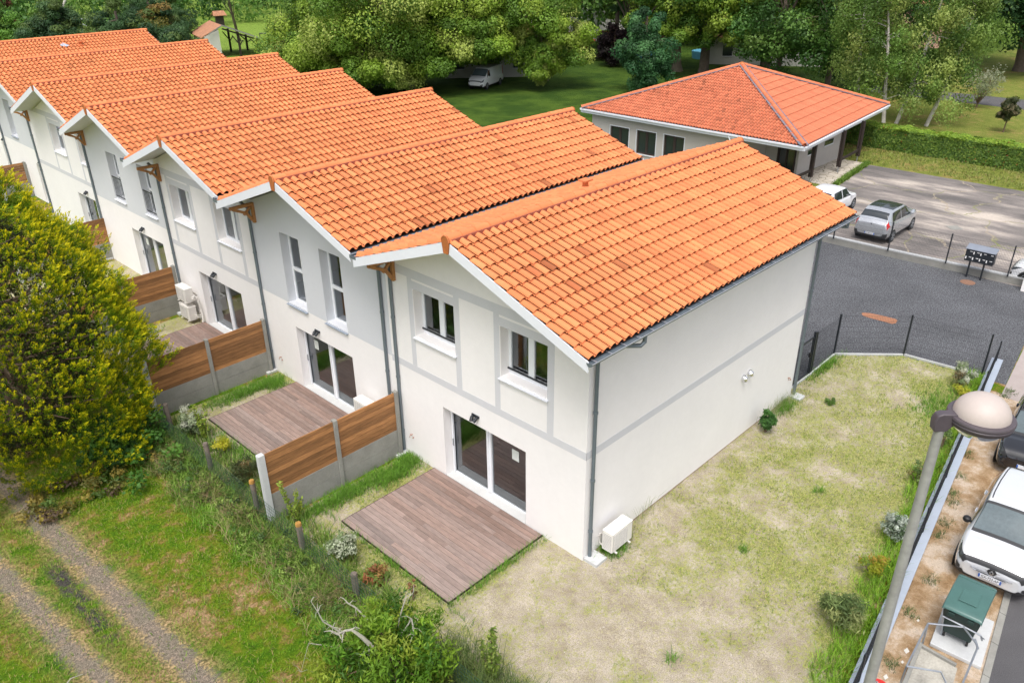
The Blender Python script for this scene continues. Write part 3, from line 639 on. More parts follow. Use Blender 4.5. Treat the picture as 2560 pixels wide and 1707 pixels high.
    # gutters
    if i == 0:
        gm = MB(); K = 9; gx0, gx1 = xf-.04, xb-.02; gy, gz, gr_ = yR-.06, zR-.01, .075
        vs = [(x_, gy+gr_*math.cos(a_), gz+gr_*math.sin(a_)) for x_ in (gx0, gx1) for a_ in (math.pi+math.pi*k/(K-1) for k in range(K))]
        gm.add(vs, [(k, k+1, K+k+1, K+k) for k in range(K-1)]); gm.add([vs[k] for k in range(K)], [tuple(range(K))]); gm.add([vs[K+k] for k in range(K)], [tuple(range(K))[::-1]])
        gu = gm.build('gutter', 'zinc', t, smooth=True); st_ = MB(); st_.tube([(gx0, gy-gr_, gz+.004), (gx1, gy-gr_, gz+.004)], .010, 6)
        for k in range(26): x_ = gx0+.15+k*.465; st_.box(x_-.010, x_+.010, gy-gr_, gy+gr_+.01, gz+.004, gz+.012)
        st_.build('gutter_rim', 'zinc_bright', gu)
        downpipe(t, [(.78, gy, gz-.05), (.78, gy, gz-.20), (.70, gy+.03, gz-.27), (.28, -.22, 5.72), (.17, -.10, 5.6), (.17, -.075, 5.45), (.17, -.075, .1)], collars=(.85, 2.3, 4.1))
        downpipe(t, [(xbw+.05, gy, gz-.05), (xbw+.05, gy, gz-.2), (xbw+.05, -.25, 5.75), (xbw+.05, -.075, 5.6), (xbw+.05, -.075, .1)], collars=(.4, 2.0, 3.7, 5.2))
    vg = MB(); yv = VAL[i+1]; zv = zL+.035
    vg.box(xf-.02, xb-.05, yv-.13, yv+.13, zv-.09, zv-.07); vg.box(xf-.02, xb-.05, yv-.135, yv-.13, zv-.07, zv+.0); vg.box(xf-.02, xb-.05, yv+.13, yv+.135, zv-.07, zv+.03); vg.box(xf-.03, xf-.02, yv-.13, yv+.13, zv-.09, zv+.0)
    vgo = vg.build('valley_gutter', 'zinc', t); r_ = MB(); r_.tube([(xf, yv+.075, zv+.015), (xb-.05, yv+.075, zv+.015)], .014, 6); r_.tube([(xf, yv-.03, zv-.02), (xb-.05, yv-.03, zv-.02)], .022, 6); r_.build('gutter_rim', 'zinc_bright', vgo)
    px = xw-.055
    ypl = [6.60, 13.66, 20.45, 28.72, 37.45, 45.15, 54.0][i]
    downpipe(t, [(xw-.28, ypl, zL-.15), (px, ypl, zL-.42), (px, ypl, zL-.6), (px, ypl, .1)], collars=(.75, 2.5, 4.3))
    if i in (1, 6): downpipe(t, [(xw-.28, y0+.22, zR-.15), (px, y0+.22, zR-.42), (px, y0+.22, zR-.6), (px, y0+.22, .1)], collars=(.75, 2.5, 4.3))
    # timber bracket under the valley end
    k = MB(); yb = y1-.40; zt_ = zL-.17-.02
    k.box(xf+.18, xw-.001, yb-.05, yb+.05, zt_-.09, zt_); k.box(xw-.09, xw-.002, yb-.05, yb+.05, zt_-.64, zt_-.09)
    pts = [Vector((xf+.28, yb, zt_-.09)), Vector((xf+.46, yb, zt_-.17)), Vector((xw-.27, yb, zt_-.29)), Vector((xw-.10, yb, zt_-.54))]
    for p, q_ in zip(pts, pts[1:]): k.bar(p, q_+(q_-p).normalized()*.02, .09, .08, (1, 0, 0))
    k.bar((xw-.12, yb, zt_-.12), (xw-.36, yb, zt_-.33), .08, .06, (1, 0, 0)); k.build('eaves_bracket', 'bracket_wood', t, bevel=.006)
    # concrete pads at the pipe feet
    for q in [(xw-.40, xw-.02, ypl-.17, ypl+.17, .09)]+([(.02, .42, -.40, -.01, .11), (xbw-.12, xbw+.25, -.37, -.01, .08)] if i == 0 else []):
        pd = MB(); pd.box(q[0], q[1], q[2], q[3], 0, q[4]); pd.build('splash_pad', 'concrete_pale', t, bevel=.01)
    if i == 0:
        tap(t, (0, 6.23, .75), (-1, 0, 0)); tap(t, (9.95, 0, .86), (0, -1, 0))
        for vx, vz in ((6.92, 2.14), (7.24, 2.18)):
            v = MB(); v.tube([(vx, .0, vz), (vx, -.03, vz), (vx, -.075, vz-.03), (vx, -.10, vz-.10)], [.085, .09, .085, .05], 14); v.build('extractor_hood', 'chrome', t, smooth=True)
    if i == 1: tap(t, (0, 13.1, .7), (-1, 0, 0))
# blue sheet on the far roof
bs = MB(); zf = lambda y: ZR-SL*abs(y-50.4)+.10; bs.quad((7.1, 49.3, zf(49.3)), (7.3, 49.0, zf(49.0)), (7.6, 49.05, zf(49.05)+.04), (7.35, 49.45, zf(49.45)+.05))
tag(bs.build('plastic_sheet', 'coping', loc=(7.4, 49.4, zf(49.4))), 'crumpled blue sheet lying on the tiles of the farthest roof', 'sheet')
# ================================================================ DECKS, FENCES, AIR CONDITIONERS
def deck(x0, x1, y0, y1, lab, z=.075):
    t = thing('wooden_deck', lab, 'deck', ((x0+x1)/2, (y0+y1)/2, 0), 'wooden decks outside the patio doors')
    m = MB(); n = round((x1-x0)/.142); s = (x1-x0)/n
    for k in range(n):
        a = x0+k*s; cuts = [y0]+sorted(random.sample([y0+(y1-y0)*f for f in (.22, .35, .48, .6, .75)], random.choice((1, 1, 2))))+[y1]
        for p, q in zip(cuts, cuts[1:]):
            f = random.uniform(.80, 1.22)*(0.88+0.22*(1-k/n)); r = random.uniform(-.012, .02)+.03*(k/n); m.col = (.255*f+r*.8, .196*f, .174*f-r*.3); m.box(a, a+s-.009, p, q-.003, z-.024, z+random.uniform(-.0015, .0015))
    m.build('deck_board', 'boards', t)
    e = MB(); e.box(x0-.02, x0-.001, y0, y1, .0, z-.004); e.box(x0-.02, x1, y0-.02, y0-.001, .0, z-.004); e.box(x0-.02, x1, y1+.001, y1+.02, .0, z-.004); e.box(x0, x1, y0, y1, .0, z-.03); e.build('deck_frame', 'dark_timber', t)
deck(-3.11, -.02, 1.28, 5.31, 'large wooden deck in front of the nearest house, fully in view')
deck(-3.13, -.02, 8.10, 12.30, 'wooden deck of the second house, partly hidden behind the brown fence')
deck(-3.1, .10, 14.9, 18.92, 'wooden deck beside the two stacked air conditioners')
def privacy_fence(x0, y, posts, lab, ztop=2.08, zc=.88, skip=False):
    t = thing('privacy_fence', lab, 'fence', (posts[-1], y, 0), 'board and concrete fences between the gardens')
    for j, px in enumerate(posts):
        m = MB(); last = j == len(posts)-1; w_ = .16 if last else .11; h = ztop+.03
        m.box(px-w_/2, px+w_/2, y-.075, y+.075, 0, h)
        if last: m.box(px-w_/2-.012, px-w_/2, y-.05, y+.05, 0.05, h-.02)
        m.build('post', 'concrete_pale' if last else 'concrete', t, bevel=.008)
    for a, b in zip(posts, posts[1:]):
        a2, b2 = min(a, b)+.056, max(a, b)-.056
        for z0, z1 in ((0, zc/2-.004), (zc/2+.004, zc)):
            m = MB(); m.box(a2, b2, y-.022, y+.022, z0, z1); m.build('concrete_panel', 'concrete', t, bevel=.004)
        m = MB(); n = 9; s = (ztop-zc)/n
        for k in range(n):
            f = random.uniform(.62, 1.35); m.col = (.35*f, .165*f, .062*f); m.box(a2, b2, y-.016, y+.016, zc+k*s, zc+(k+1)*s-.010)
        m.build('wood_panel', 'fence_boards', t)
privacy_fence(0, 6.58, [-.22, -2.22, -4.36], 'board fence on concrete panels beside the nearest deck, white end post in the weeds')
privacy_fence(0, 13.62, [-.20, -2.2, -4.2], 'board fence between second and third gardens, its end lost in the conifer', 1.97, .82)
privacy_fence(0, 20.52, [-.05, -2.1, -4.1], 'short visible stretch of board fence behind the stacked air conditioners', 1.97, .82)
privacy_fence(0, 28.6, [.6, -1.4, -3.4], 'board fence mostly hidden by the conifer beyond the fourth garden', 1.97, .82)
privacy_fence(0, 42.3, [1.4, .0], 'farthest board fence, a brown scrap above the conifer at the left edge', 1.97, .82)
def ac_unit(loc, rz, lab, w_=.78, h=.55, brackets=True):
    t = thing('air_conditioner', lab, 'air conditioner', loc, 'outdoor air conditioning units', rz)
    m = MB(); m.box(-w_/2, w_/2, -.30, 0, 0, h); m.build('casing', 'ac_white', t, local=True, bevel=.012)
    g2 = MB(); ro = .21; cx = -.09
    for k in range(13): z = .05+k*(h-.10)/12; g2.box(-w_/2+.05, w_/2-.2, -.312, -.301, z, z+.010)
    for k in range(6): x_ = -w_/2+.05+k*(w_-.26)/5; g2.box(x_, x_+.010, -.316, -.313, .05, h-.05)
    for k in range(12): z = .06+k*(h-.12)/11; g2.box(-w_/2-.008, -w_/2-.001, -.26, -.04, z, z+.018)
    g2.build('grille', 'ac_white', t, local=True)
    gp = MB(); gp.box(-w_/2+.045, w_/2-.195, -.3012, -.2995, .045, h-.045); gp.box(-w_/2-.0015, -w_/2+.001, -.265, -.035, .05, h-.05); gp.build('grille_back', 'ac_grille', t, local=True)
    fm = MB(); fm.add([(cx+ro*math.cos(a), -.3020, h/2+ro*math.sin(a)) for a in (2*math.pi*k/24 for k in range(24))], [tuple(range(24))]); fm.build('fan_opening', 'ac_grille', t, local=True)
    tm = MB(); tm.box(-w_/2+.0, w_/2, -.31, .01, h, h+.012); tm.build('top_cover', 'ac_white', t, local=True, bevel=.004)
    if brackets:
        b = MB()
        for x_ in (-.26, .26): b.box(x_-.02, x_+.02, -.36, .17, -.035, -.003); b.box(x_-.02, x_+.02, .15, .17, -.1, .28)
        b.box(-.33, .33, .152, .168, .22, .25); b.build('wall_bracket', 'ac_white', t, local=True)
    p = MB()
    for k in range(2): x_ = w_/2; z = .12+.07*k; p.tube([(x_, -.08, z), (x_+.07, -.06, z), (x_+.10, .04, z-.02), (x_+.06, .13, z-.04)], .018, 7)
    p.build('pipes', 'ac_white', t, local=True, smooth=True); return t
ac_unit((.88, -.18, .20), 0, 'air conditioner low on the long side wall near the front corner pipe')
ac_unit((-.17, 7.92, .72), -math.pi/2, 'air conditioner of the second house peeping over the brown board fence')
ac_unit((-.06, 19.5, .92), -math.pi/2, 'upper of the two stacked air conditioners')
ac_unit((-.06, 19.5, .18), -math.pi/2, 'lower of the two stacked air conditioners')
pm = MB()
for k in range(3): pm.tube([(-.1, 18.98+.03*k, 1.25-.05*k), (-.06, 18.9+.03*k, 1.15), (.02, 18.86+.04*k, .75), (.04, 18.84+.04*k, .35), (.0, 18.85+.03*k, .1)], .016, 7)
tag(pm.build('insulated_pipes', 'ac_white', smooth=True, loc=(0, 18.9, .1)), 'bundle of pale pipes running down the wall beside the stacked air conditioners', 'pipes')
# ================================================================ GARDEN WALL, MESH FENCES, GATE
wy = lambda x: -6.315+0.1317*x
t = thing('low_wall', 'low rendered wall with pale blue-grey coping between garden and street', 'wall', (7, wy(7), 0))
m = MB(); dx = Vector((1, .1317, 0)).normalized(); a0, a1 = Vector((-6, wy(-6), 0)), Vector((17.25, wy(17.25), 0)); sd = Vector((-dx.y, dx.x, 0))
m.prism([a0+sd*.10, a0-sd*.10, a1-sd*.10, a1+sd*.10], (0, 0, .11)); m.build('wall_body', 'concrete', t)
m = MB(); m.prism([a0+sd*.15+Vector((0, 0, .11)), a0-sd*.19+Vector((0, 0, .11)), a1-sd*.19+Vector((0, 0, .11)), a1+sd*.15+Vector((0, 0, .11))], (0, 0, .045)); m.build('coping', 'coping', t, bevel=.008)
def wires(m, p0, p1, z0, z1, dv=.05, dh=.2, r=.003, folds=()):
    p0, p1 = Vector(p0), Vector(p1); L = (p1-p0).length; d = (p1-p0)/L; s = Vector((-d.y, d.x, 0)); n = int(L/dv)
    for k in range(1, n): p = p0+d*(L*k/n); m.prism([p-d*r-s*r, p+d*r-s*r, p+d*r+s*r, p-d*r+s*r], (0, 0, z1-z0))
    k = max(1, round((z1-z0)/dh))
    for i in range(k+1):
        z = z0-p0.z+(z1-z0)*i/k; q0 = p0+Vector((0, 0, z+p0.z-p0.z)); q0.z = z0+(z1-z0)*i/k; q1 = Vector((p1.x, p1.y, q0.z)); m.bar(q0+s*r*2, q1+s*r*2, r*2.4, r*2.4)
def mesh_fence(lab, posts, z0, z1, hp=None, dv=.05, dh=.2, r=.003, pw=.06, name='mesh_fence', group=None, skip=()):
    t = thing(name, lab, 'fence', (posts[0][0], posts[0][1], 0), group)
    for k, (x, y) in enumerate(posts):
        if k in skip: continue
        m = MB(); m.box(x-pw/2, x+pw/2, y-pw/2*.7, y+pw/2*.7, max(0, z0-.05), hp or z1+.06); m.build('post', 'anthracite', t)
    for (a, b) in zip(posts, posts[1:]):
        m = MB(); wires(m, (a[0], a[1], z0), (b[0], b[1], z0), z0, z1, dv, dh, r); m.build('mesh_panel', 'anthracite', t)
    return t
mesh_fence('dark mesh fence standing on the low wall beside the street', [(x, wy(x)) for x in (-4.4, -1.7, 1.0, 3.69, 6.38, 9.06, 11.8, 14.55, 17.05)], .158, .86, .90, .035, .05, .0030, .055)
gd = [(12.18, .20), (14.0, .22), (15.58, -1.57), (15.84, -4.0)]
mesh_fence('tall black mesh fence around the far end of the garden, by the grey driveway', gd, .06, 1.52, 1.58, .055, .2, .0016, .07)
t = thing('garden_gate', 'black mesh garden gate between the house corner and the fence', 'gate', (11.4, .22, 0))
m = MB(); m.box(10.62, 10.68, .19, .25, 0, 1.5); m.build('post', 'anthracite', t); m = MB(); m.box(12.02, 12.09, .17, .25, 0, 1.62); m.build('post', 'anthracite', t)
m = MB()
for a, b in (((10.70, .22, .1), (10.70, .22, 1.45)), ((11.98, .22, .1), (11.98, .22, 1.45)), ((10.70, .22, .12), (11.98, .22, .12)), ((10.70, .22, 1.45), (11.98, .22, 1.45))): m.bar(a, b, .04, .04)
m.build('gate_frame', 'anthracite', t); m = MB(); wires(m, (10.70, .22, .12), (11.98, .22, .12), .12, 1.45, .05, .2, .0022); m.build('mesh_panel', 'anthracite', t)
m = MB(); m.box(11.88, 11.93, .15, .30, .8, .83); m.box(11.87, 11.95, .19, .25, .74, .90); m.build('handle', 'black', t)
t = thing('garden_edging', 'thin pale concrete edging under the black mesh fence', 'edging', (14, .2, 0)); pe = [(10.5, .19), (12.15, .16), (14.0, .19), (15.6, -1.6), (15.86, -4.1)]; m = MB()
for a, b in zip(pe, pe[1:]): m.bar((*a, .04), (*b, .04), .05, .09)
m.build('edging_stone', 'concrete_pale', t)
# car park wall and fence, letter boxes
t = thing('low_wall', 'low grey concrete wall along the old car park', 'wall', (24.8, 3, 0)); pts = [(24.45, 12.0), (24.62, 6), (24.72, 2.6), (24.86, .2), (25.02, -2.2), (25.05, -2.9)]
for nm, mt, h0, h1, ww in (('wall_body', 'concrete', 0, .30, .10), ('coping', 'concrete_pale', .30, .345, .14)):
    m = MB()
    for a, b in zip(pts, pts[1:]): m.add([(a[0]-.0, a[1], h0), (a[0]+ww*1.5, a[1], h0), (b[0]+ww*1.5, b[1], h0), (b[0], b[1], h0), (a[0]-.0, a[1], h1), (a[0]+ww*1.5, a[1], h1), (b[0]+ww*1.5, b[1], h1), (b[0], b[1], h1)], [(3, 2, 1, 0), (4, 5, 6, 7), (0, 1, 5, 4), (1, 2, 6, 5), (2, 3, 7, 6), (3, 0, 4, 7)])
    m.build(nm, mt, t)
mesh_fence('black mesh fence between driveway and old car park, behind the letter boxes', [(24.48, 9.8), (24.5, 7.5), (24.55, 5.1), (24.65, 2.61), (24.78, .18), (24.97, -2.2), (25.0, -3.1)], .36, 1.60, 1.66, .055, .2, .0024, .065)
t = thing('letter_boxes', 'black bank of eight letter boxes on two legs by the car park fence', 'letter boxes', (24.6, -1.1, 0))
for y in (-.78, -1.33): m = MB(); m.box(24.56, 24.62, y-.03, y+.03, 0, .76); m.build('leg', 'anthracite', t)
m = MB(); m.box(24.46, 24.76, -1.66, -.56, .75, 1.27); m.build('cabinet', 'anthracite', t, bevel=.006)
m = MB(); m.add([(24.42, -1.69, 1.272), (24.42, -.53, 1.272), (24.80, -.53, 1.40), (24.80, -1.69, 1.40), (24.42, -1.69, 1.29), (24.42, -.53, 1.29), (24.80, -.53, 1.42), (24.80, -1.69, 1.42)], [(3, 2, 1, 0), (4, 5, 6, 7), (0, 1, 5, 4), (1, 2, 6, 5), (2, 3, 7, 6), (3, 0, 4, 7)]); m.build('canopy', 'letter_top', t)
for r in range(2):
    for c in range(4):
        y0 = -.585-c*.267; z0 = .77+(1-r)*.25; m = MB(); m.box(24.452, 24.459, y0-.245, y0, z0, z0+.235); d = m.build('box_door', 'anthracite', t)
        m = MB(); m.box(24.447, 24.4515, y0-.235, y0-.135, z0+.155, z0+.180); m.build('name_plate', 'white_letter', d)
        if (r, c) not in ((0, 0), (0, 3)): m = MB(); m.box(24.440, 24.4515, y0-.045, y0-.005, z0+.07, z0+.18); m.build('key_tag', 'white_letter', d)
t = thing('gate_pillar', 'short cream rendered pillar at the right edge by the car park', 'pillar', (24.7, -3.2, 0)); m = MB(); m.box(24.5, 24.9, -3.3, -2.88, 0, .78); m.build('shaft', 'plaster_cream', t); m = MB(); m.box(24.47, 24.93, -3.33, -2.85, .78, .83); m.build('cap', 'concrete_pale', t)
def disc(name, lab, cat, x, y, r, mat, z=.014, sq=False):
    t = thing(name, lab, cat, (x, y, 0)); m = MB(); n = 4 if sq else 24; m.lathe([(r, 0), (r, z), (r*.93, z+.006)], (x, y, 0), n); m.add([(x+r*.93*math.cos(2*math.pi*k/n), y+r*.93*math.sin(2*math.pi*k/n), z+.006) for k in range(n)], [tuple(range(n))]); m.build('frame_ring', mat, t)
    m = MB(); m.add([(x+r*.8*math.cos(2*math.pi*k/n), y+r*.8*math.sin(2*math.pi*k/n), z+.010) for k in range(n)], [tuple(range(n))]); m.build('lid', mat, t)
disc('manhole_cover', 'round rusty manhole cover on the driveway by the letter boxes', 'manhole', 24.0, -1.03, .29, 'rust'); disc('manhole_cover', 'grey square manhole cover in the old car park', 'manhole', 30.87, 1.73, .42, 'concrete', sq=True)
disc('manhole_cover', 'tiny rusty cover on the driveway near the house corner', 'manhole', 17.75, 4.0, .10, 'rust')
m = MB(); m.quad(*[(x, y, .0165) for x, y in [(18.10, .90), (17.98, .93), (17.82, .80), (17.79, .55), (17.83, .1), (17.84, -.30), (18.0, -.38), (18.28, -.33), (18.36, -.22), (18.33, .2), (18.22, .7)]]); struct(m.build('driveway_patch', 'orange_paint'))
# ================================================================ GARDEN BOUNDARY: OLD POSTS AND WIRE NETTING
t = thing('wire_fence', 'old wooden posts with green wire netting along the garden ends', 'fence', (-4.45, 6, 0))
for x, y, h, r in [(-4.46, 5.01, .98, .075), (-4.43, 7.17, 1.08, .07), (-4.44, 9.59, 1.08, .07), (-4.24, 12.5, 1.0, .07), (-4.42, 2.9, .75, .08), (-4.42, .6, .9, .07), (-4.42, -1.6, .9, .07), (-4.42, -3.8, .9, .07)]:
    m = MB(); m.tube([(x, y, 0), (x+.01, y, h*.5), (x, y, h-.02), (x, y, h)], [r*1.05, r, r*.95, r*.8], 10); p = m.build('post', 'old_timber', t, smooth=True)
    m = MB(); m.lathe([(r*1.03, h-.07), (r*1.05, h-.03), (r*.85, h+.015), (.0, h+.02)], (x, y, 0), 10); m.build('lichen', 'lichen' if y in (5.01, 7.17) else 'old_timber', p, smooth=True)
for a, b in ((13.2, 9.6), (9.6, 7.2), (7.2, 5.0), (5.0, 2.9), (2.9, .6), (.6, -1.6), (-1.6, -3.8)):
    m = MB(); wires(m, (-4.52, a, .02), (-4.52, b, .02), .02, .86, .10, .10, .0022); m.build('wire_netting', 'green_wire', t)
# ================================================================ STREET LAMP
L0 = Vector((-4.34, -7.51, 0)); t = thing('street_lamp', 'street lamp with pale dome head on a tall grey pole, close in the foreground', 'street lamp', L0)
m = MB(); zs = [0, .5, 3, 6, 9.28]; m.tube([(L0.x, L0.y, z) for z in zs], [.10, .09, .074, .056, .044], 20); m.build('pole', 'galv_pole' if 'galv_pole' in MATS else 'concrete', t, smooth=True)
cx, cy, cz = -4.107, -7.762, 9.33; HS = .915; ar = Vector((cx-L0.x, cy-L0.y, 0)).normalized(); sr = Vector((-ar.y, ar.x, 0))
m = MB(); pr = [(-.075, -.12), (-.06, -.13), (.04, -.13), (.10, -.06), (.16, -.03), (.16, .05), (-.02, .06), (-.06, .04), (-.085, -.02)]
m.prism([L0+ar*a-sr*.045+Vector((0, 0, 9.33+b)) for a, b in pr], sr*.09); m.build('arm', 'lamp_metal', t, smooth=True, bevel=.012)
m = MB(); m.lathe([(a*HS, b*HS) for a, b in [(.235, .035), (.262, .045), (.305, .04), (.312, .028), (.312, .012), (.300, .004), (.300, -.004), (.308, -.012), (.300, -.05), (.285, -.062), (.25, -.06), (.25, .0), (.235, .035)]], (cx, cy, cz), 64); m.build('rim', 'lamp_metal', t, smooth=True)
m = MB(); m.lathe([(.262*HS*math.cos(a), .035+.225*HS*math.sin(a)) for a in (math.pi/2*k/14 for k in range(15))], (cx, cy, cz), 64); m.build('dome', 'dome', t, smooth=True)
m = MB(); m.lathe([(.245*HS*math.cos(a), -.055-.15*HS*math.sin(a)) for a in (math.pi/2*k/10 for k in range(11))], (cx, cy, cz), 48); m.build('glass_bowl', 'bowl_glass', t, smooth=True)
m = MB(); m.lathe([(.0, -.0), (.03, -.01), (.045, -.06), (.02, -.10), (0, -.105)], (cx, cy, cz), 14); m.build('bulb', 'plate_white', t, smooth=True)
# ================================================================ WASTE BIN, SLABS, STEEL FRAME, SIGN
def frame2(ang): return Matrix.Rotation(ang, 4, 'Z')
t = thing('concrete_slab', 'new pale concrete slab under the green wheeled bin', 'slab', (3.8, -7.2, 0)); m = MB(); m.prism([(3.02, -6.84, .01), (3.08, -7.80, .01), (4.56, -7.62, .01), (4.50, -6.66, .01)], (0, 0, .085)); m.build('slab', 'concrete_pale', t, bevel=.012)
t = thing('old_slab', 'old mossy concrete slab inside the steel tube frame', 'slab', (2.1, -7.1, 0)); m = MB(); m.prism([(2.84, -6.72, .01), (2.78, -7.46, .01), (.6, -7.78, .01), (.7, -6.98, .01)], (0, 0, .04)); m.build('slab', 'concrete_moss' if 'concrete_moss' in MATS else 'concrete', t); m = MB(); m.bar((2.9, -6.70, .06), (.7, -6.95, .06), .08, .10); m.bar((2.83, -6.74, .07), (2.80, -7.42, .07), .06, .09); m.build('edge_kerb', 'concrete', t)
t = thing('wheeled_bin', 'large dark green wheeled bin with paler green lid on a concrete slab', 'waste bin', (3.75, -7.17, .095), None, math.radians(-87))
# local: x across (left-right), y depth, front towards -y ; bin mouth width 0.68, depth 1.25
m = MB(); wb, wt, db, dt = .27, .335, .36, .56
m.add([(-wb, -db, .13), (wb, -db, .13), (wb, db, .13), (-wb, db, .13), (-wt, -dt, .93), (wt, -dt, .93), (wt, dt, .93), (-wt, dt, .93)], [(3, 2, 1, 0), (4, 5, 6, 7), (0, 1, 5, 4), (1, 2, 6, 5), (2, 3, 7, 6), (3, 0, 4, 7)]); m.build('container', 'bin_dark', t, local=True, bevel=.03)
m = MB(); m.box(-wt-.02, wt+.02, -dt-.02, dt+.02, .90, .95); m.box(-.24, -.12, -dt-.06, -dt+.0, .80, .89); m.box(.12, .24, -dt-.06, -dt, .80, .89)
for s in (-1, 1): m.bar((s*.30, -.40, .5), (s*.335, -.50, .82), .03, .03)
m.build('rim', 'bin_dark', t, local=True, bevel=.01)
K = 10; prof = [(-dt-.045, .93), (-dt-.035, .965)]+[(-dt+.0+(2*dt)*k/K, .975+.085*math.sin(math.pi*(k+.6)/(K+1.6))) for k in range(K+1)]+[(dt+.045, .955), (dt+.05, .93)]
m = MB(); n = len(prof); W = [-wt-.035, -wt-.02, -wt+.03, wt-.03, wt+.02, wt+.035]; dz = [-.05, -.012, 0, 0, -.012, -.05]
m.add([(x, y, z+d) for x, d in zip(W, dz) for y, z in prof], [(i*n+k, (i+1)*n+k, (i+1)*n+k+1, i*n+k+1) for i in range(5) for k in range(n-1)]); m.build('lid', 'bin_lid', t, local=True, smooth=True)
m = MB()
for a, b in ((-.33, .05),): m.prism([(-.16, a, 1.045), (.18, a, 1.045), (.18, b+.05, 1.066), (.10, b, 1.064), (-.16, b, 1.064)], (0, 0, .014))
m.box(-.33, .33, dt-.12, dt-.09, 1.0, 1.03); m.build('lid_panel', 'bin_lid', t, local=True, bevel=.006)
for x, y in ((-.22, -.30), (.22, -.30), (-.22, .30), (.22, .30)):
    m = MB(); m.cyl((x-.022, y, .07), (x+.022, y, .07), .07, n=18); wq = m.build('wheel', 'rubber', t, local=True, smooth=True); m = MB(); m.cyl((x-.027, y, .07), (x+.027, y, .07), .032, n=12); m.box(x-.03, x+.03, y-.02, y+.02, .09, .14); m.build('caster', 'ac_white', wq, local=True)
t = thing('tube_frame', 'galvanised steel tube frame standing around the old concrete slab', 'barrier', (2.4, -7.2, 0)); z = .76
def tb(*p, r=.019): m = MB(); m.tube(p, r, 8); return m.build('tube', 'galvanised', t, smooth=True)
tb((2.92, -6.73, 0), (2.78, -6.74, z), (1.40, -6.83, z), (1.42, -6.80, 0)); tb((2.78, -6.74, z), (3.17, -7.29, z)); tb((3.40, -6.93, .1), (3.19, -6.90, z), (3.19, -7.29, z), (3.17, -7.61, z), (3.30, -7.64, .55)); tb((3.17, -7.29, z), (2.90, -7.60, z), (2.80, -7.66, z), (1.0, -7.78, z)); tb((1.40, -6.83, z), (1.71, -7.35, z), (1.40, -7.60, z)); tb((3.05, -7.55, z-.04), (3.0, -7.66, z-.2))
m = MB(); m.cyl((3.42, -7.66, .5), (3.30, -7.62, .62), .012, n=8); m.build('bolt', 'galvanised', t)
t = thing('road_sign', 'round red and white sign just showing at the bottom edge of the picture', 'sign', (.42, -6.62, 0))
m = MB(); m.cyl((.45, -6.60, 0), (.45, -6.60, 1.0), .025, n=10); m.build('post', 'galvanised', t)
nrm = Vector((-.75, -.5, .15)).normalized(); c0 = Vector((.43, -6.61, .80)); aa = nrm.cross(Vector((0, 0, 1))).normalized(); b2 = aa.cross(nrm)
m = MB(); K = 28; ring = lambda r, o: [c0+nrm*o+(aa*math.cos(2*math.pi*k/K)+b2*math.sin(2*math.pi*k/K))*r for k in range(K)]
m.add(ring(.24, 0)+ring(.24, .02), [tuple(range(K))[::-1], tuple(range(K, 2*K))]+[(k, (k+1) % K, K+(k+1) % K, K+k) for k in range(K)]); m.build('disc', 'sign_red', t); m = MB(); m.add(ring(.17, .023), [tuple(range(K))]); m.build('white_field', 'plate_white', t)
# ================================================================ CARS
def cr(P, t):
    n = len(P); i = max(0, min(n-2, int(math.floor(t)))); f = t-i; p0 = P[max(0, i-1)]; p1 = P[i]; p2 = P[i+1]; p3 = P[min(n-1, i+2)]
    return 0.5*((2*p1)+(-p0+p2)*f+(2*p0-5*p1+4*p2-p3)*f*f+(-p0+3*p1-3*p2+p3)*f**3)
STA = {  # x (0 rear..1 front), half width, bottom z, belt z, top z, top half width, all as fractions (width of half W, heights of H)
 'hatch': [(0, .70, .26, .42, .46, .62), (.008, .86, .20, .50, .60, .72), (.045, .95, .16, .58, .68, .80), (.10, .98, .15, .62, .90, .70), (.19, 1.0, .14, .62, .975, .72), (.36, 1.0, .13, .61, 1.0, .74), (.52, 1.0, .13, .60, .985, .74), (.60, 1.0, .13, .59, .93, .72), (.755, 1.0, .13, .58, .655, .78), (.86, .98, .14, .56, .60, .80), (.945, .90, .16, .50, .545, .76), (.985, .78, .18, .42, .47, .66), (1, .62, .24, .36, .40, .52)],
 'suv': [(0, .72, .26, .44, .50, .62), (.008, .88, .20, .52, .62, .74), (.04, .95, .17, .60, .70, .80), (.085, .98, .16, .63, .90, .70), (.17, 1.0, .15, .63, .98, .73), (.34, 1.0, .14, .62, 1.0, .77), (.49, 1.0, .14, .61, .99, .77), (.575, 1.0, .14, .60, .955, .75), (.775, 1.0, .14, .595, .675, .82), (.86, .985, .15, .58, .645, .82), (.945, .92, .17, .53, .595, .80), (.985, .82, .19, .46, .53, .70), (1, .68, .24, .40, .45, .58)],
 'van': [(0, .86, .22, .45, .55, .82), (.004, .95, .18, .50, .90, .82), (.02, .97, .17, .55, .97, .82), (.10, 1.0, .15, .56, 1.0, .82), (.3, 1.0, .14, .56, 1.0, .82), (.5, 1.0, .13, .56, 1.0, .82), (.62, 1.0, .13, .56, .985, .80), (.68, 1.0, .13, .56, .95, .78), (.82, 1.0, .13, .55, .66, .80), (.90, .98, .14, .52, .59, .82), (.96, .92, .16, .46, .52, .78), (.99, .82, .18, .40, .45, .68), (1, .66, .24, .36, .40, .55)]}
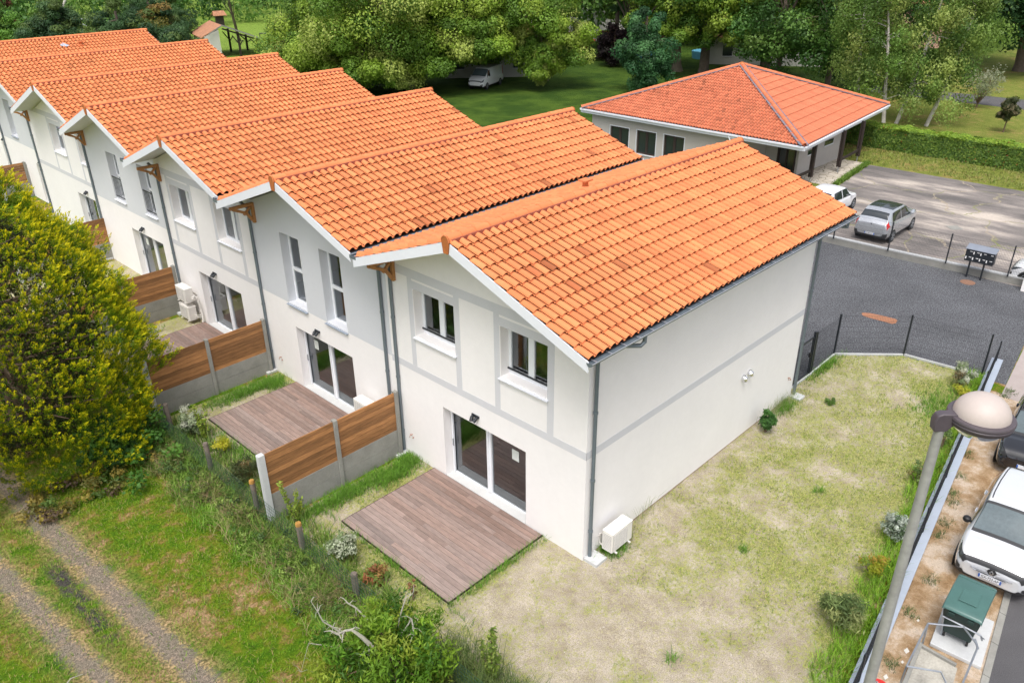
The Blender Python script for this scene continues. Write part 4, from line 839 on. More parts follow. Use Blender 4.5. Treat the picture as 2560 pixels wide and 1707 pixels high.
def car(kind, L, W, H, loc, ang, lab, paint, opt, group='parked cars'):
    t = thing('parked_car' if kind != 'van' else 'parked_van', lab, 'car' if kind != 'van' else 'van', loc, group, ang); S = STA[kind]; w = W/2
    def ring(i):
        x, hw, zb, zl, zt, tw = S[i]; hw *= w; tw *= w; zb *= H; zl *= H; zt *= H; x = (x-.5)*L
        gh = zt-zl; P = [(0, zb), (hw*.80, zb), (hw*.96, zb+.06), (hw*1.0, zb+(zl-zb)*.45), (hw*.985, zl-.07*H), (hw*.945, zl), (tw+(hw*.94-tw)*.10, zl+gh*.86), (tw*.90, zt-.012), (tw*.5, zt+.012*H*.3), (0, zt+.016)]
        return [Vector((x, y, z)) for y, z in P]
    R = [ring(i) for i in range(len(S))]; NR = len(R[0])
    def pt(u, v):   # u station index, v ring index (negative = other side)
        if v > NR-1: v = -(2*(NR-1)-v)
        s = -1 if v < 0 else 1; q = [cr(r, abs(v)) for r in R]; p = cr(q, u); return Vector((p.x, p.y*s, p.z))
    def patch(name, mat, u0, u1, v0, v1, off, par=None, nu=8, nv=6, poly=None):
        m = MB(); vs = []
        for i in range(nu+1):
            for j in range(nv+1):
                if poly: a, b = i/nu, j/nv; (ua, va), (ub, vb), (uc, vc), (ud, vd) = poly; u = (ua*(1-a)+ub*a)*(1-b)+(ud*(1-a)+uc*a)*b; v = (va*(1-a)+vb*a)*(1-b)+(vd*(1-a)+vc*a)*b
                else: u = u0+(u1-u0)*i/nu; v = v0+(v1-v0)*j/nv
                p = pt(u, v); e = .02; du = pt(min(u+e, len(S)-1), v)-pt(max(u-e, 0), v); dv = pt(u, v+e)-pt(u, v-e); n = du.cross(dv)
                if n.length < 1e-9: n = Vector((0, 0, 1))
                n.normalize(); c = Vector((0, 0, H*.45)); 
                if n.dot(p-Vector((p.x*.6, 0, c.z))) < 0: n = -n
                vs.append(p+n*off)
        m.add(vs, [(i*(nv+1)+j, i*(nv+1)+j+1, (i+1)*(nv+1)+j+1, (i+1)*(nv+1)+j) for i in range(nu) for j in range(nv)])
        return m.build(name, mat, par or t, local=True, smooth=True)
    m = MB(); nu, nv = (len(S)-1)*5, (NR-1)*4; vs = [pt(i/5, (j-nv)/4 if j != nv else 0.0001) for i in range(nu+1) for j in range(2*nv+1)]; Q = 2*nv+1
    m.add(vs, [(i*Q+j, i*Q+j+1, (i+1)*Q+j+1, (i+1)*Q+j) for i in range(nu) for j in range(Q-1)]); m.add([vs[j] for j in range(Q)], [tuple(range(Q))]); m.add([vs[nu*Q+j] for j in range(Q)], [tuple(range(Q))[::-1]])
    body = m.build('body', paint, t, local=True, smooth=True)
    van = kind == 'van'
    patch('window_seal', 'car_trim', 7.0, 8.1, 6.0, 12.0, .003, nv=20)
    patch('grille', 'car_trim', 10.75, 11.55, 4.9, 13.1, .008, nv=24)
    patch('windscreen', 'windscreen', 7.12, 7.93, 6.2, 11.8, .006, nv=20) if not van else patch('windscreen', 'windscreen', 7.1, 7.95, 6.2, 11.8, .006, nv=20)
    if not van: patch('rear_window', 'car_glass', 2.40, 3.45, 6.1, 11.9, .006, nv=20)
    for s in (-1, 1):
        a, b = (5.1*s, 6.0*s)
        if van: patch('side_window', 'car_glass', 0, 0, 0, 0, .006, poly=[(6.2, 5.12*s), (7.75, 5.12*s), (7.35, 5.95*s), (6.2, 5.95*s)])
        else:
            patch('side_window', 'car_glass', 0, 0, 0, 0, .006, poly=[(5.45, 5.12*s), (7.75, 5.12*s), (7.05, 5.98*s), (5.45, 5.98*s)])
            patch('side_window', 'car_glass', 0, 0, 0, 0, .006, poly=[(3.75, 5.20*s), (5.32, 5.12*s), (5.32, 5.98*s), (4.05, 5.95*s)])
        patch('side_trim', 'car_trim', 2.0, 9.8, 1.6*s, 2.25*s, .008, nu=30)
        for uu in ((6.2, 4.7) if not van else (6.6,)): 
            p = pt(uu, 4.35*s); m = MB(); m.bar(p+Vector((-.08, .012*s, 0)), p+Vector((.08, .012*s, 0)), .02, .03); m.build('door_handle', paint, t, local=True)
        p = pt(7.55, 5.15*s); m = MB(); m.lathe([(0, -.07), (.07, -.055), (.095, 0), (.085, .05), (.05, .075), (0, .08)], p+Vector((.02, .10*s, .04)), 10); m.bar(p, p+Vector((.02, .08*s, .02)), .05, .03); m.build('wing_mirror', opt.get('mirror', paint), t, local=True, smooth=True)
        patch('head_lamp', 'head_lamp', 0, 0, 0, 0, .008, poly=[(9.2, 5.25*s), (10.72, 5.9*s), (11.0, 4.6*s), (10.0, 4.35*s)])
        dl = MB(); dl.tube([pt(9.35, 5.15*s), pt(10.1, 4.45*s), pt(10.95, 4.7*s), pt(10.8, 5.6*s)], .013, 6); dl.build('light_strip', 'chrome', t, local=True, smooth=True)
        patch('fog_lamp', 'car_trim', 0, 0, 0, 0, .009, poly=[(10.6, 3.6*s), (11.5, 3.6*s), (11.5, 2.6*s), (10.6, 2.5*s)])
        patch('tail_lamp', 'red_lamp', 0, 0, 0, 0, .008, poly=[(1.15, 4.2*s), (2.6, 4.2*s), (2.3, 5.9*s), (1.55, 6.4*s)])
        # wheels
        for xf_ in (.185, .815):
            x = (xf_-.5)*L; r = opt.get('wr', .30); y = s*(w-.06)
            m = MB(); m.lathe([(.0, 0), (r*1.16, 0), (r*1.16, .006)], (0, 0, 0), 24); m.v = [(x+a, y+s*(.045+c), r+b) for a, b, c in m.v]; m.build('wheel_arch', 'car_trim', t, local=True)
            m = MB(); m.cyl((x, y-s*.12, r), (x, y+s*.062, r), r, n=28); wh = m.build('wheel', 'rubber', t, local=True, smooth=True)
            m = MB(); m.lathe([(r*.66, 0), (r*.68, .012), (r*.60, .012)], (0, 0, 0), 28); 
            for k in range(5): a = 2*math.pi*k/5; m.bar((r*.08*math.cos(a), r*.08*math.sin(a), .006), (r*.62*math.cos(a), r*.62*math.sin(a), .008), .055, .012)
            m.lathe([(0, .016), (r*.13, .014), (r*.13, 0)], (0, 0, 0), 12); m.v = [(x+a, y+s*(.064+c), r+b) for a, b, c in m.v]; m.build('rim', 'galvanised', wh, local=True)
    # bumpers, grille, plates
    patch('front_bumper', 'car_trim', 10.6, 11.95, -2.5, 2.5, .010, nv=16); patch('rear_bumper', 'car_trim', .05, 1.6, -3.1, 3.1, .010, nv=16)
    if opt.get('grille', 1): patch('grille', 'car_trim', 11.05, 11.75, -6.6, -9, .010, nv=2) if False else None
    zf = H*.44
    def grid_plate(x, zc, wd, ht, name, mat, dxn=.012, tilt=0.0, par=None):
        m = MB(); m.box(x-dxn/2, x+dxn/2, -wd/2, wd/2, zc-ht/2, zc+ht/2); return m.build(name, mat, par or t, local=True)
    xF, xR = L/2+.012, -L/2-.012
    gw = W*.36; gr = t
    if opt.get('chrome_v'):
        m = MB()
        for s in (-1, 1): m.tube([(L/2+.012, s*.05, H*.375), (L/2+.012, s*gw*.5, H*.375), (L/2-.06, s*gw, H*.415), (L/2-.12, s*(gw+.04), H*.455)], .014, 6); 
        for s in (-1, 1):
            for k in range(5): m.box(L/2-.028-.008*k, L/2-.018-.008*k+.02, s*(.13+.09*k)-.03, s*(.13+.09*k)+.03, H*.452+.002*k, H*.458+.002*k)
            for k in range(4): m.box(L/2-.03, L/2+.017-.004*k, min(s*.09, s*gw*.7), max(s*.09, s*gw*.7), H*(.395+.013*k), H*(.398+.013*k))
        m.build('chrome_trim', 'chrome', gr, local=True, smooth=False)
        m = MB(); e = Vector((L/2+.03, 0, H*.445)); hx = [e+Vector((-.012-.25*(dz+0.0)*0, dy, dz)) for dy, dz in ((-.10, .015), (-.05, .085), (.05, .085), (.10, .015), (.05, -.06), (-.05, -.06))]; m.prism(hx, (.012, 0, 0)); m.build('emblem_backing', 'car_trim', gr, local=True)
        m = MB(); o = [(-.052, 0), (0, .075), (.052, 0), (0, -.075)]; n_ = [(a*.42, b*.42) for a, b in o]; x_ = L/2+.034
        for k in range(4):
            a, b = o[k], o[(k+1) % 4]; c, d = n_[(k+1) % 4], n_[k]; m.prism([(x_, a[0], H*.447+a[1]), (x_, b[0], H*.447+b[1]), (x_, c[0], H*.447+c[1]), (x_, d[0], H*.447+d[1])], (.012, 0, 0))
        m.build('emblem', 'chrome', gr, local=True)
    if opt.get('rear_emblem'):
        m = MB(); z = H*.60; m.prism([(-L/2+.03, -.015, z-.05), (-L/2+.03, .02, z-.04), (-L/2+.02, .01, z), (-L/2+.01, .035, z+.04), (-L/2+.01, -.005, z+.05), (-L/2+.02, -.02, z)], (-.02, 0, 0)); m.build('emblem', 'ink', t, local=True)
    def plate(x, z, txt, sgn):
        p = grid_plate(x, z, .46, .10, 'number_plate', 'plate_white')
        for s in (-1, 1): m = MB(); m.box(x-.008, x+.008, s*.23-(.035 if s > 0 else 0), s*.23+(0 if s > 0 else .035), z-.049, z+.049); m.build('plate_band', 'plate_blue', p, local=True)
        if txt: text_mesh('plate_text', txt, .092, p, 'ink', Matrix.Translation((x+sgn*.0075, 0, z-.002)) @ Matrix.Rotation(math.radians(90)*sgn, 4, 'Z') @ Matrix.Rotation(math.radians(90), 4, 'X') @ Matrix.Diagonal((.80, 1, 1, 1)))
    if opt.get('fplate') is not None: plate(xF+.012, H*.325, opt['fplate'], 1)
    if opt.get('rplate') is not None: plate(xR-.012, H*.30, opt['rplate'], -1)
    if opt.get('roof_glass'): patch('glass_roof', 'car_glass', 4.35, 6.85, 7.0, 11.0, .006, nv=24)
    if opt.get('rails'):
        for s in (-1, 1): m = MB(); m.tube([pt(u, 7.0*s)+Vector((0, 0, .012)) for u in (3.6, 4.2, 5, 6, 6.8)], .012, 6); m.build('roof_rail', 'car_trim', t, local=True, smooth=True)
    if opt.get('wipers', 1):
        m = MB()
        for y0, y1 in ((-.45, .10), (.05, .55)): p = pt(7.92, 0.001); a_ = Vector((p.x+.03, y0, p.z-.01)); q = pt(7.75, 8); m.tube([a_, Vector((q.x-.05, y1, q.z+.012))], .009, 5)
        m.build('wipers', 'black', t, local=True)
    m = MB(); p = pt(4.2, 9); m.cyl(p, p+Vector((-.05, 0, .10)), .006, n=6); m.build('aerial', 'black', t, local=True)
    return t
def place(nose, ang, L): return (nose[0]-math.cos(ang)*L/2, nose[1]-math.sin(ang)*L/2, 0.012)
a_ = math.radians(183.0); car('suv', 3.82, 1.66, 1.42, place((5.38, -7.20), a_, 3.82), a_, 'silver white car with glossy hood, plate GX-723-AP, just behind the green bin', 'car_pearl', dict(mirror='black', chrome_v=1, fplate='GX-723-AP', wr=.31, rails=1))
a_ = math.radians(184.5); car('suv', 3.9, 1.64, 1.36, place((10.45, -6.62), a_, 3.9), a_, 'black car parked behind the silver white one at the right edge', 'car_black', dict(wr=.31, fplate=''))
car('suv', 3.9, 1.66, 1.50, (27.95, 4.03, 0.012), 0.0, 'silver hatchback with black glass roof and red tail lamps, rear to the fence', 'car_silver', dict(rplate='BT-807-RC', rear_emblem=1, roof_glass=1, wr=.31))
car('hatch', 3.6, 1.58, 1.36, (29.35, 7.50, 0.012), 0.0, 'small white hatchback half hidden by the big roof, next to the silver one', 'car_white', dict(wr=.29))
car('hatch', 3.6, 1.58, 1.30, (25.95, -3.95, 0.012), math.radians(92), 'white car only its bonnet showing at the right edge of the car park', 'car_white', dict(wr=.29))
a_ = math.radians(200); car('van', 4.6, 1.75, 1.85, (44.0, 48.6, 0.012), a_, 'white van parked under the plane trees before a pale house', 'car_white', dict(wr=.32, wipers=0))
# ================================================================ BUNGALOW
t = thing('bungalow', 'low grey bungalow with a pyramid tiled roof and dark timber porch posts', 'house', (38, 18, 0)); BP = (31.3, 45.0, 11.85, 25.0)
m = MB(); hb = [(17.92, 19.42, .38, 1.90), (20.01, 21.51, .38, 1.88), (22.13, 23.66, .38, 1.86)]; rect_wall(m, 31.3, 14.0, 25.2, 0, 2.62, hb, .12)
m.quad((31.3, 14.0, 0), (34.3, 14.0, 0), (34.3, 14.0, 2.62), (31.3, 14.0, 2.62)); rect_wall(m, 34.3, 11.85, 14.0, 0, 2.62, [(12.0, 13.2, .1, 2.3)], .08)
m.quad((34.3, 11.85, 0), (40.04, 11.85, 0), (40.04, 11.85, 2.62), (34.3, 11.85, 2.62)); m.quad((40.04, 11.85, 0), (40.04, 25.2, 0), (40.04, 25.2, 2.62), (40.04, 11.85, 2.62)); m.quad((31.3, 25.2, 0), (31.3, 25.2, 2.62), (40.04, 25.2, 2.62), (40.04, 25.2, 0)); m.build('wall', 'wall_render', t)
def brown_window(a, b, c, d, x=31.3):
    m = MB(); X = x+.10; f = .11
    m.box(X, X+.04, a, a+f, c, d); m.box(X, X+.04, b-f, b, c, d); m.box(X, X+.04, a+f, b-f, c, c+f); m.box(X, X+.04, a+f, b-f, d-f, d); y = (a+b)/2; m.box(X-.01, X+.04, y-.09, y+.09, c+f, d-f); o = m.build('window', 'dark_timber', t)
    m = MB(); m.quad((X+.02, b, c), (X+.02, a, c), (X+.02, a, d), (X+.02, b, d)); m.build('pane', 'car_glass', o)
    m = MB(); e = .05; m.box(x-.01, x-.001, a-e, a, c-e, d+e); m.box(x-.01, x-.001, b, b+e, c-e, d+e); m.box(x-.01, x-.001, a, b, d, d+e); m.box(x-.05, x-.001, a, b, c-e, c); m.build('surround', 'board_white', o)
for h in hb: brown_window(*h)
m = MB(); m.box(34.28, 34.36, 12.0, 12.12, .1, 2.3); m.box(34.28, 34.36, 13.08, 13.2, .1, 2.3); m.box(34.28, 34.36, 12.12, 13.08, 2.2, 2.3); m.box(34.28, 34.36, 12.55, 12.65, .1, 2.2); o = m.build('glazed_door', 'dark_timber', t); m = MB(); m.quad((34.34, 13.08, .1), (34.34, 12.12, .1), (34.34, 12.12, 2.2), (34.34, 13.08, 2.2)); m.build('pane', 'car_glass', o)
for a, b, c, d in ((37.7, 38.9, 1.22, 1.52), (35.5, 36.25, 1.06, 1.34)):
    m = MB(); m.box(a, b, 11.835, 11.849, c, d); o = m.build('window', 'car_glass', t); m = MB(); m.box(a-.04, b+.04, 11.82, 11.849, c-.06, c); m.build('surround', 'board_white', o)
CN = [Vector((30.75, 10.0, 2.72)), Vector((45.3, 11.2, 2.72)), Vector((45.6, 26.6, 2.72)), Vector((31.0, 25.9, 2.72))]; AP = Vector((38.15, 18.4, 5.35))
m = MB()
for k in range(4): a, b = CN[k], CN[(k+1) % 4]; m.quad(a, b, AP)
m.quad(*[c-Vector((0, 0, .03)) for c in CN][::-1]); roof = m.build('roof', 'lead', t)
TB = (0.54, 0.165, 0.085)
for k in range(4):
    a, b = CN[k], CN[(k+1) % 4]; U = (b-a); Lu = U.length; U.normalize(); q = AP-a; V_ = q-U*q.dot(U); lv = V_.length; V_.normalize(); au = q.dot(U)
    def keep(u, v, Lu=Lu, lv=lv, au=au): f = v/lv; return au*f-.10 < u < Lu-(Lu-au)*f+.10 and f < .985
    if k == 3: tiles(a, tuple(U), tuple(V_), Lu, lv, .21, .33, TB, roof, 'roof_tiles', keep, .14, 1.15, .03)
    else: tiles(a, tuple(U), tuple(V_), Lu, lv, .21, .62 if k == 0 else .33, TB, roof, 'roof_tiles', keep, .08, .8 if k == 0 else .85)
    caps(a+Vector((0, 0, .09)), AP+Vector((0, 0, .10)), .12, (TB[0]*1.12, TB[1]*1.1, TB[2]), roof, 'hip_tiles', .34)
    s_ = (AP-a).cross(Vector((0, 0, 1))).normalized()
    for sg in (-1, 1): m = MB(); m.bar(a+s_*sg*.20+Vector((0, 0, .075)), AP+s_*sg*.15+Vector((0, 0, .085)), .12, .05, (0, 0, 1)); m.build('lead_flashing', 'lead', roof)
m = MB(); m.lathe([(.17, 5.38), (.18, 5.5), (.10, 5.58), (0, 5.6)], (AP.x, AP.y, 0), 12); m.build('hip_cap', 'terracotta_end', roof, smooth=True)
for k in range(4):
    a, b = CN[k], CN[(k+1) % 4]; o = (b-a).cross(Vector((0, 0, 1))).normalized()*.03; m = MB(); m.bar(a+o-Vector((0, 0, .13)), b+o-Vector((0, 0, .13)), .04, .22, (0, 0, 1)); m.build('fascia', 'board_white', t)
    m = MB(); m.bar(a+o*3.2-Vector((0, 0, .03)), b+o*3.2-Vector((0, 0, .03)), .11, .08, (0, 0, 1)); m.build('gutter', 'board_white', t)
m = MB(); m.tube([(30.70, 14.6, 2.6), (30.75, 14.5, 2.35), (31.22, 14.15, 2.1), (31.24, 14.1, .1)], .04, 8); m.build('downpipe', 'board_white', t, smooth=True)
for x, y in ((33.57, 10.63), (36.82, 10.40), (40.10, 10.62), (44.6, 18.5), (44.7, 25.4)):
    for s in (-.075, .075): m = MB(); m.box(x-.09, x+.09, y+s-.04, y+s+.04, .35, 2.55); m.build('porch_post', 'dark_timber', t)
    m = MB(); m.cyl((x, y, .01), (x, y, .36), .03, n=8); m.build('post_foot', 'galvanised', t)
m = MB(); m.bar((36.82, 10.40, .75), (40.1, 10.62, .75), .07, .16); m.build('porch_rail', 'dark_timber', t); m = MB(); m.bar((33.57, 10.63, .75), (31.6, 10.6, .75), .07, .16); m.build('porch_rail', 'dark_timber', t)
# ================================================================ OTHER BUILDINGS GLIMPSED THROUGH THE TREES
def far_house(x, y, lx, ly, h, rh, ang, lab, wallm='pale_render', roofm='old_tiles', name='house'):
    t = thing(name, lab, 'house', (x, y, 0), None, ang); m = MB(); a, b = lx/2, ly/2
    m.box(-a, a, -b, b, 0, h); m.prism([(-a, -b, h), (-a, b, h), (-a, 0, h+rh)], (.2, 0, 0)); m.prism([(a-.2, -b, h), (a-.2, b, h), (a-.2, 0, h+rh)], (.2, 0, 0)); m.build('wall', wallm, t, local=True)
    m = MB(); e = .45; r = rh/b
    for s in (-1, 1): m.prism([(-a-e, s*(b+e), h-e*r+.02), (-a-e, 0, h+rh+.02), (-a-e, 0, h+rh+.16), (-a-e, s*(b+e), h-e*r+.16)], (lx+2*e, 0, 0))
    ro = m.build('roof', roofm, t, local=True); m = MB(); m.box(-.3, .3, .5, 1.1, h+rh*.4, h+rh+.7); m.build('chimney', wallm, ro, local=True)
    for k in range(3):
        xx = -a+lx*(k+.5)/3
        for s in (-1, 1): m = MB(); m.box(xx-.5, xx+.5, min(s*b, s*(b+.03)), max(s*b, s*(b+.03)), .9, 2.0); w_ = m.build('window', 'car_glass', t, local=True); m = MB(); m.box(xx-.56, xx+.56, min(s*b, s*(b+.05)), max(s*b, s*(b+.05)), .84, .9); m.build('sill', 'board_white', w_, local=True)
    m = MB(); m.box(a, a+.03, -.5, .5, 0, 2.0); m.build('door', 'old_timber', t, local=True); return t
far_house(50.5, 55.0, 9, 7.5, 2.7, 1.9, math.radians(-42), 'pale house with brown tiled roof behind the white van', name='country_house')
far_house(77.5, 68.5, 9, 8, 5.0, 2.2, math.radians(-40), 'tall white house wall glimpsed between the plane trees', 'plaster_white', name='country_house')
far_house(92, 70, 14, 10, 3, 3.4, math.radians(-35), 'far house with a big grey roof between the trunks', roofm='concrete', name='country_house')
far_house(76.5, 37, 12, 8, 3.0, 2.2, math.radians(-60), 'pale house wall behind the bungalow and the tree trunks', name='country_house')
far_house(98, 34, 14, 9, 5.2, 2.6, math.radians(-50), 'far pink house barely showing through the birches', 'pink_wall' if 'pink_wall' in MATS else 'plaster_cream', name='country_house')
# open timber shed beyond the far roofs
r0, r1 = Vector((.697, -.717, 0)), Vector((.717, .697, 0)); rx, ry = r0*.86+r1*.5, r1*.86-r0*.5; O = Vector((37.6, 87.2, 0)); t = thing('open_shed', 'open timber shed with old tiled roof and dark posts, beyond the far roofs', 'shed', O)
P = lambda a, b, z: O+rx*a+ry*b+Vector((0, 0, z)); m = MB(); m.prism([P(-2.6, 0, 2.35), P(0, 0, 3.62), P(0, 0, 3.72), P(-2.6, 0, 2.45)], ry*7); m.build('tiled_slope', 'old_tiles', t)
m = MB(); m.prism([P(0.0, -.2, 3.60), P(4.6, -.2, 1.75), P(4.6, -.2, 1.88), P(0, -.2, 3.74)], ry*6.6); m.build('timber_slope', 'dark_timber', t); m = MB(); m.prism([P(-1.7, -.25, 2.72), P(0, -.25, 3.62), P(0, -.25, 3.76), P(-1.7, -.25, 2.86)], ry*.05); m.prism([P(0, -.25, 3.62), P(4.65, -.25, 1.74), P(4.65, -.25, 1.90), P(0, -.25, 3.76)], ry*.05); m.build('gable_board', 'concrete', t)
m = MB(); m.prism([P(-2.3, 0, 0), P(-.45, 0, 0), P(-.45, 0, 3.2), P(-2.3, 0, 2.5)], ry*6.5); m.build('wall', 'pale_render', t)
for a in (1.8, 3.9):
    for b in (.2, 5.5): m = MB(); m.bar(P(a, b, 0), P(a, b, 3.5-a*.4), .2, .2); m.bar(P(a, b, 1.6-a*.1), P(a-.7, b, 2.9-a*.25), .12, .12); m.bar(P(a, b, 1.4-a*.1), P(a+.5, b, 2.4-a*.3), .1, .1); m.build('post', 'dark_timber', t)
m = MB(); m.bar(P(0, .1, 3.3), P(4.2, .1, 1.75), .14, .18); m.build('beam', 'dark_timber', t)
t = thing('well_house', 'tiny tiled well house on the far lawn behind the shed', 'well', (56.0, 123.6, 0)); O = Vector((56.0, 123.6, 0)); m = MB(); m.prism([P(-.6, -.5, 0), P(.6, -.5, 0), P(.6, .5, 0), P(-.6, .5, 0)], (0, 0, 1.6)); m.build('wall', 'dark_timber', t); m = MB(); m.prism([P(-1.1, -.9, 1.55), P(1.1, -.9, 1.55), P(.9, 0, 2.2), P(-.9, 0, 2.2)], (0, 0, .08)); m.prism([P(-1.1, .9, 1.55), P(1.1, .9, 1.55), P(.9, 0, 2.2), P(-.9, 0, 2.2)], (0, 0, .08)); m.build('roof', 'old_tiles', t)
for x, y, lx in ((27.4, 130, .3), (29.9, 129.6, -.2)):
    t = thing('field_post', 'bleached wooden post %s of two leaning at the field edge' % ('left' if x < 28 else 'right'), 'post', (x, y, 0)); m = MB(); m.tube([(x, y, 0), (x-.2, y, 1.2), (x-.75, y+.2, 2.6)], [.15, .13, .1], 8); m.build('shaft', 'twig', t, smooth=True)
t = thing('goal_frame', 'white metal frame among the bushes at the upper left', 'frame', (29.4, 109, 0)); m = MB(); m.tube([(28.2, 109.3, 1.6), (28.2, 109.3, 3.9), (31.4, 108.2, 3.6), (31.5, 108.2, 1.4)], .09, 6); m.tube([(28.2, 109.3, 3.7), (30.0, 108.7, 2.9)], .07, 6); m.build('tube', 'board_white', t)
t = thing('paddock_frame', 'dark metal frame standing on the far lawn right of the shed', 'frame', (46, 86, 0)); m = MB(); m.tube([(44.3, 90.5, 0), (44.3, 90.5, 2.0), (46.4, 88.4, 2.0), (46.5, 88.3, 0)], .08, 6); m.build('tube', 'anthracite', t)
t = thing('red_planter', 'red garden object beside the dark purple shrub', 'planter', (69.8, 57.5, 0)); m = MB(); m.lathe([(.1, .7), (1.0, .9), (1.3, 1.3), (1.1, 1.35), (.2, 1.1)], (69.8, 57.5, 0), 14); m.build('bowl', 'red_thing', t, smooth=True); m = MB(); m.cyl((69.8, 57.5, 0), (69.8, 57.5, .8), .2); m.build('foot', 'red_thing', t)
t = thing('boundary_wall', 'low orange garden wall behind the plane trunks', 'wall', (82, 62, 0)); m = MB(); m.bar((74, 66, .6), (92, 54, .6), .3, 1.4); m.build('wall_body', 'rust', t)
for x, y, lab in ((68, 46.5, 'blue paddling pool glimpsed left of the thick plane trunk'), (74, 43.0, 'pale blue pool glimpsed right of the thick plane trunk')):
    t = thing('garden_pool', lab, 'pool', (x, y, 0)); m = MB(); m.lathe([(1.5, 0), (1.6, .8), (1.5, .82), (1.42, .7)], (x, y, 0), 20); m.build('pool_wall', 'blue_pool', t, smooth=True); m = MB(); m.add([(x+1.45*math.cos(k*.314), y+1.45*math.sin(k*.314), .7) for k in range(20)], [tuple(range(20))]); m.build('water', 'blue_pool', t)
# ================================================================ TREES
PLANE = [(.25, .38, .04), (.33, .45, .06), (.18, .31, .035), (.42, .50, .11), (.13, .24, .03)]
DARK = [(.06, .15, .025), (.095, .21, .035), (.13, .25, .045), (.045, .115, .02)]
def mkclumps(spec, zcut=0.0):
    C, R = [], []
    for c, r, n, cr_ in spec:
        p = ell_pts(n, c, r, 0.55); p = p[p[:, 2] > zcut]; C.append(p); R.append(cr_*rng.uniform(.65, 1.25, len(p)))
    return np.concatenate(C), np.concatenate(R)
# great plane tree (left) and the smaller one drooping over the van
C, R = mkclumps([((37.5, 54.5, 8.2), (9.0, 9.0, 5.5), 150, 1.9), ((42.5, 49.5, 8.0), (4.5, 4.5, 4.2), 46, 1.5), ((43.4, 48.4, 4.4), (4.8, 4.8, 1.9), 60, 1.1), ((46.5, 50.5, 4.0), (3.5, 3.5, 2.4), 34, 1.1), ((35.5, 57.5, 4.2), (7.5, 7.5, 3.0), 80, 1.5), ((32.5, 60.0, 3.6), (4.5, 4.5, 3.2), 40, 1.3), ((36.5, 53.0, 2.6), (7.0, 7.0, 1.6), 70, 1.1), ((40.5, 47.5, 5.2), (3.2, 3.2, 2.2), 26, 1.0)], .8)
k = ~((C[:, 2] < 2.6) & (np.hypot(C[:, 0]-42.5, C[:, 1]-47.0) < 4.6)); C, R = C[k], R[k]
tree('plane_tree', 'huge pale green plane tree filling the background behind the row of roofs', 'tree', (38.9, 53.5, 0), (38.2, 54.5, 9.5), C, R, 760, .21, .155, PLANE, .42, 'plane_bark', 'plane trees in the park', every=2)
C, R = mkclumps([((46.2, 45.6, 8.0), (4.8, 4.8, 4.4), 70, 1.35), ((46.9, 43.3, 3.3), (2.2, 2.2, 2.9), 40, .85), ((48.2, 41.9, 4.8), (2.4, 2.4, 2.6), 26, .9), ((45.6, 43.2, 2.4), (1.2, 1.2, 1.9), 14, .7)], .5)
k = ~((C[:, 2] < 2.9) & (np.hypot(C[:, 0]-43.0, C[:, 1]-46.3) < 2.6)); C, R = C[k], R[k]
tree('plane_tree', 'pale plane tree with a branch drooping almost to the lawn, right of the white van', 'tree', (50.2, 46.5, 0), (47.5, 46.0, 9), C, R, 640, .19, .14, PLANE, .28, 'plane_bark', 'plane trees in the park', every=2)
for j, (x, y, lab, hh, rr) in enumerate([(63.7, 40.0, 'plane tree with a straight bare trunk above the bungalow roof, left of the thicker one', 11, 5.0), (63.4, 36.6, 'thick rusty trunked plane tree right above the bungalow roof peak', 11, 5.2), (64.2, 46.6, 'plane tree with a tall forked trunk beside the dark purple shrub', 12.5, 4.8), (66.5, 31.5, 'plane tree hanging over the pale wall behind the bungalow', 10, 4.6)]):
    C, R = mkclumps([((x, y, hh-2.5), (rr+.6, rr+.6, 3.6), 85, 1.3), ((x-1.2, y-.8, hh-6.0 if j != 2 else hh-3.5), (rr*.95, rr*.95, 1.7), 34, .95)], 2.5 if j != 2 else 5.6)
    tree('plane_tree', lab, 'tree', (x, y, 0), (x+random.uniform(-.8, .8), y+random.uniform(-.8, .8), hh-2), C, R, 360, .24, .17, PLANE[:3]+[(.08, .17, .025)], .52 if j != 2 else .38, 'plane_bark' if j != 1 else 'bark', 'plane trees in the park', every=2)
C, R = mkclumps([((51.6, 35.6, 2.9), (2.7, 2.7, 2.6), 60, .75), ((51.6, 35.6, 5.6), (1.5, 1.5, 1.9), 26, .6)], .3)
tree('shrub_tree', 'dense blue-green conical tree on the dark lawn left of the bungalow roof', 'tree', (51.6, 35.6, 0), (51.6, 35.6, 6.5), C, R, 330, .24, .11, [(.04, .13, .045), (.07, .19, .065), (.11, .26, .09), (.03, .09, .03)], .16, 'bark', every=3)
C, R = mkclumps([((62.2, 47.2, 2.4), (1.7, 1.7, 2.3), 34, .75)], .2)
tree('purple_shrub', 'nearly black purple-leaved shrub on the dark lawn', 'shrub', (62.2, 47.2, 0), (62.2, 47.2, 4), C, R, 260, .22, .13, [(.014, .006, .009), (.03, .012, .014), (.02, .014, .01)], .12, 'twig', every=3)
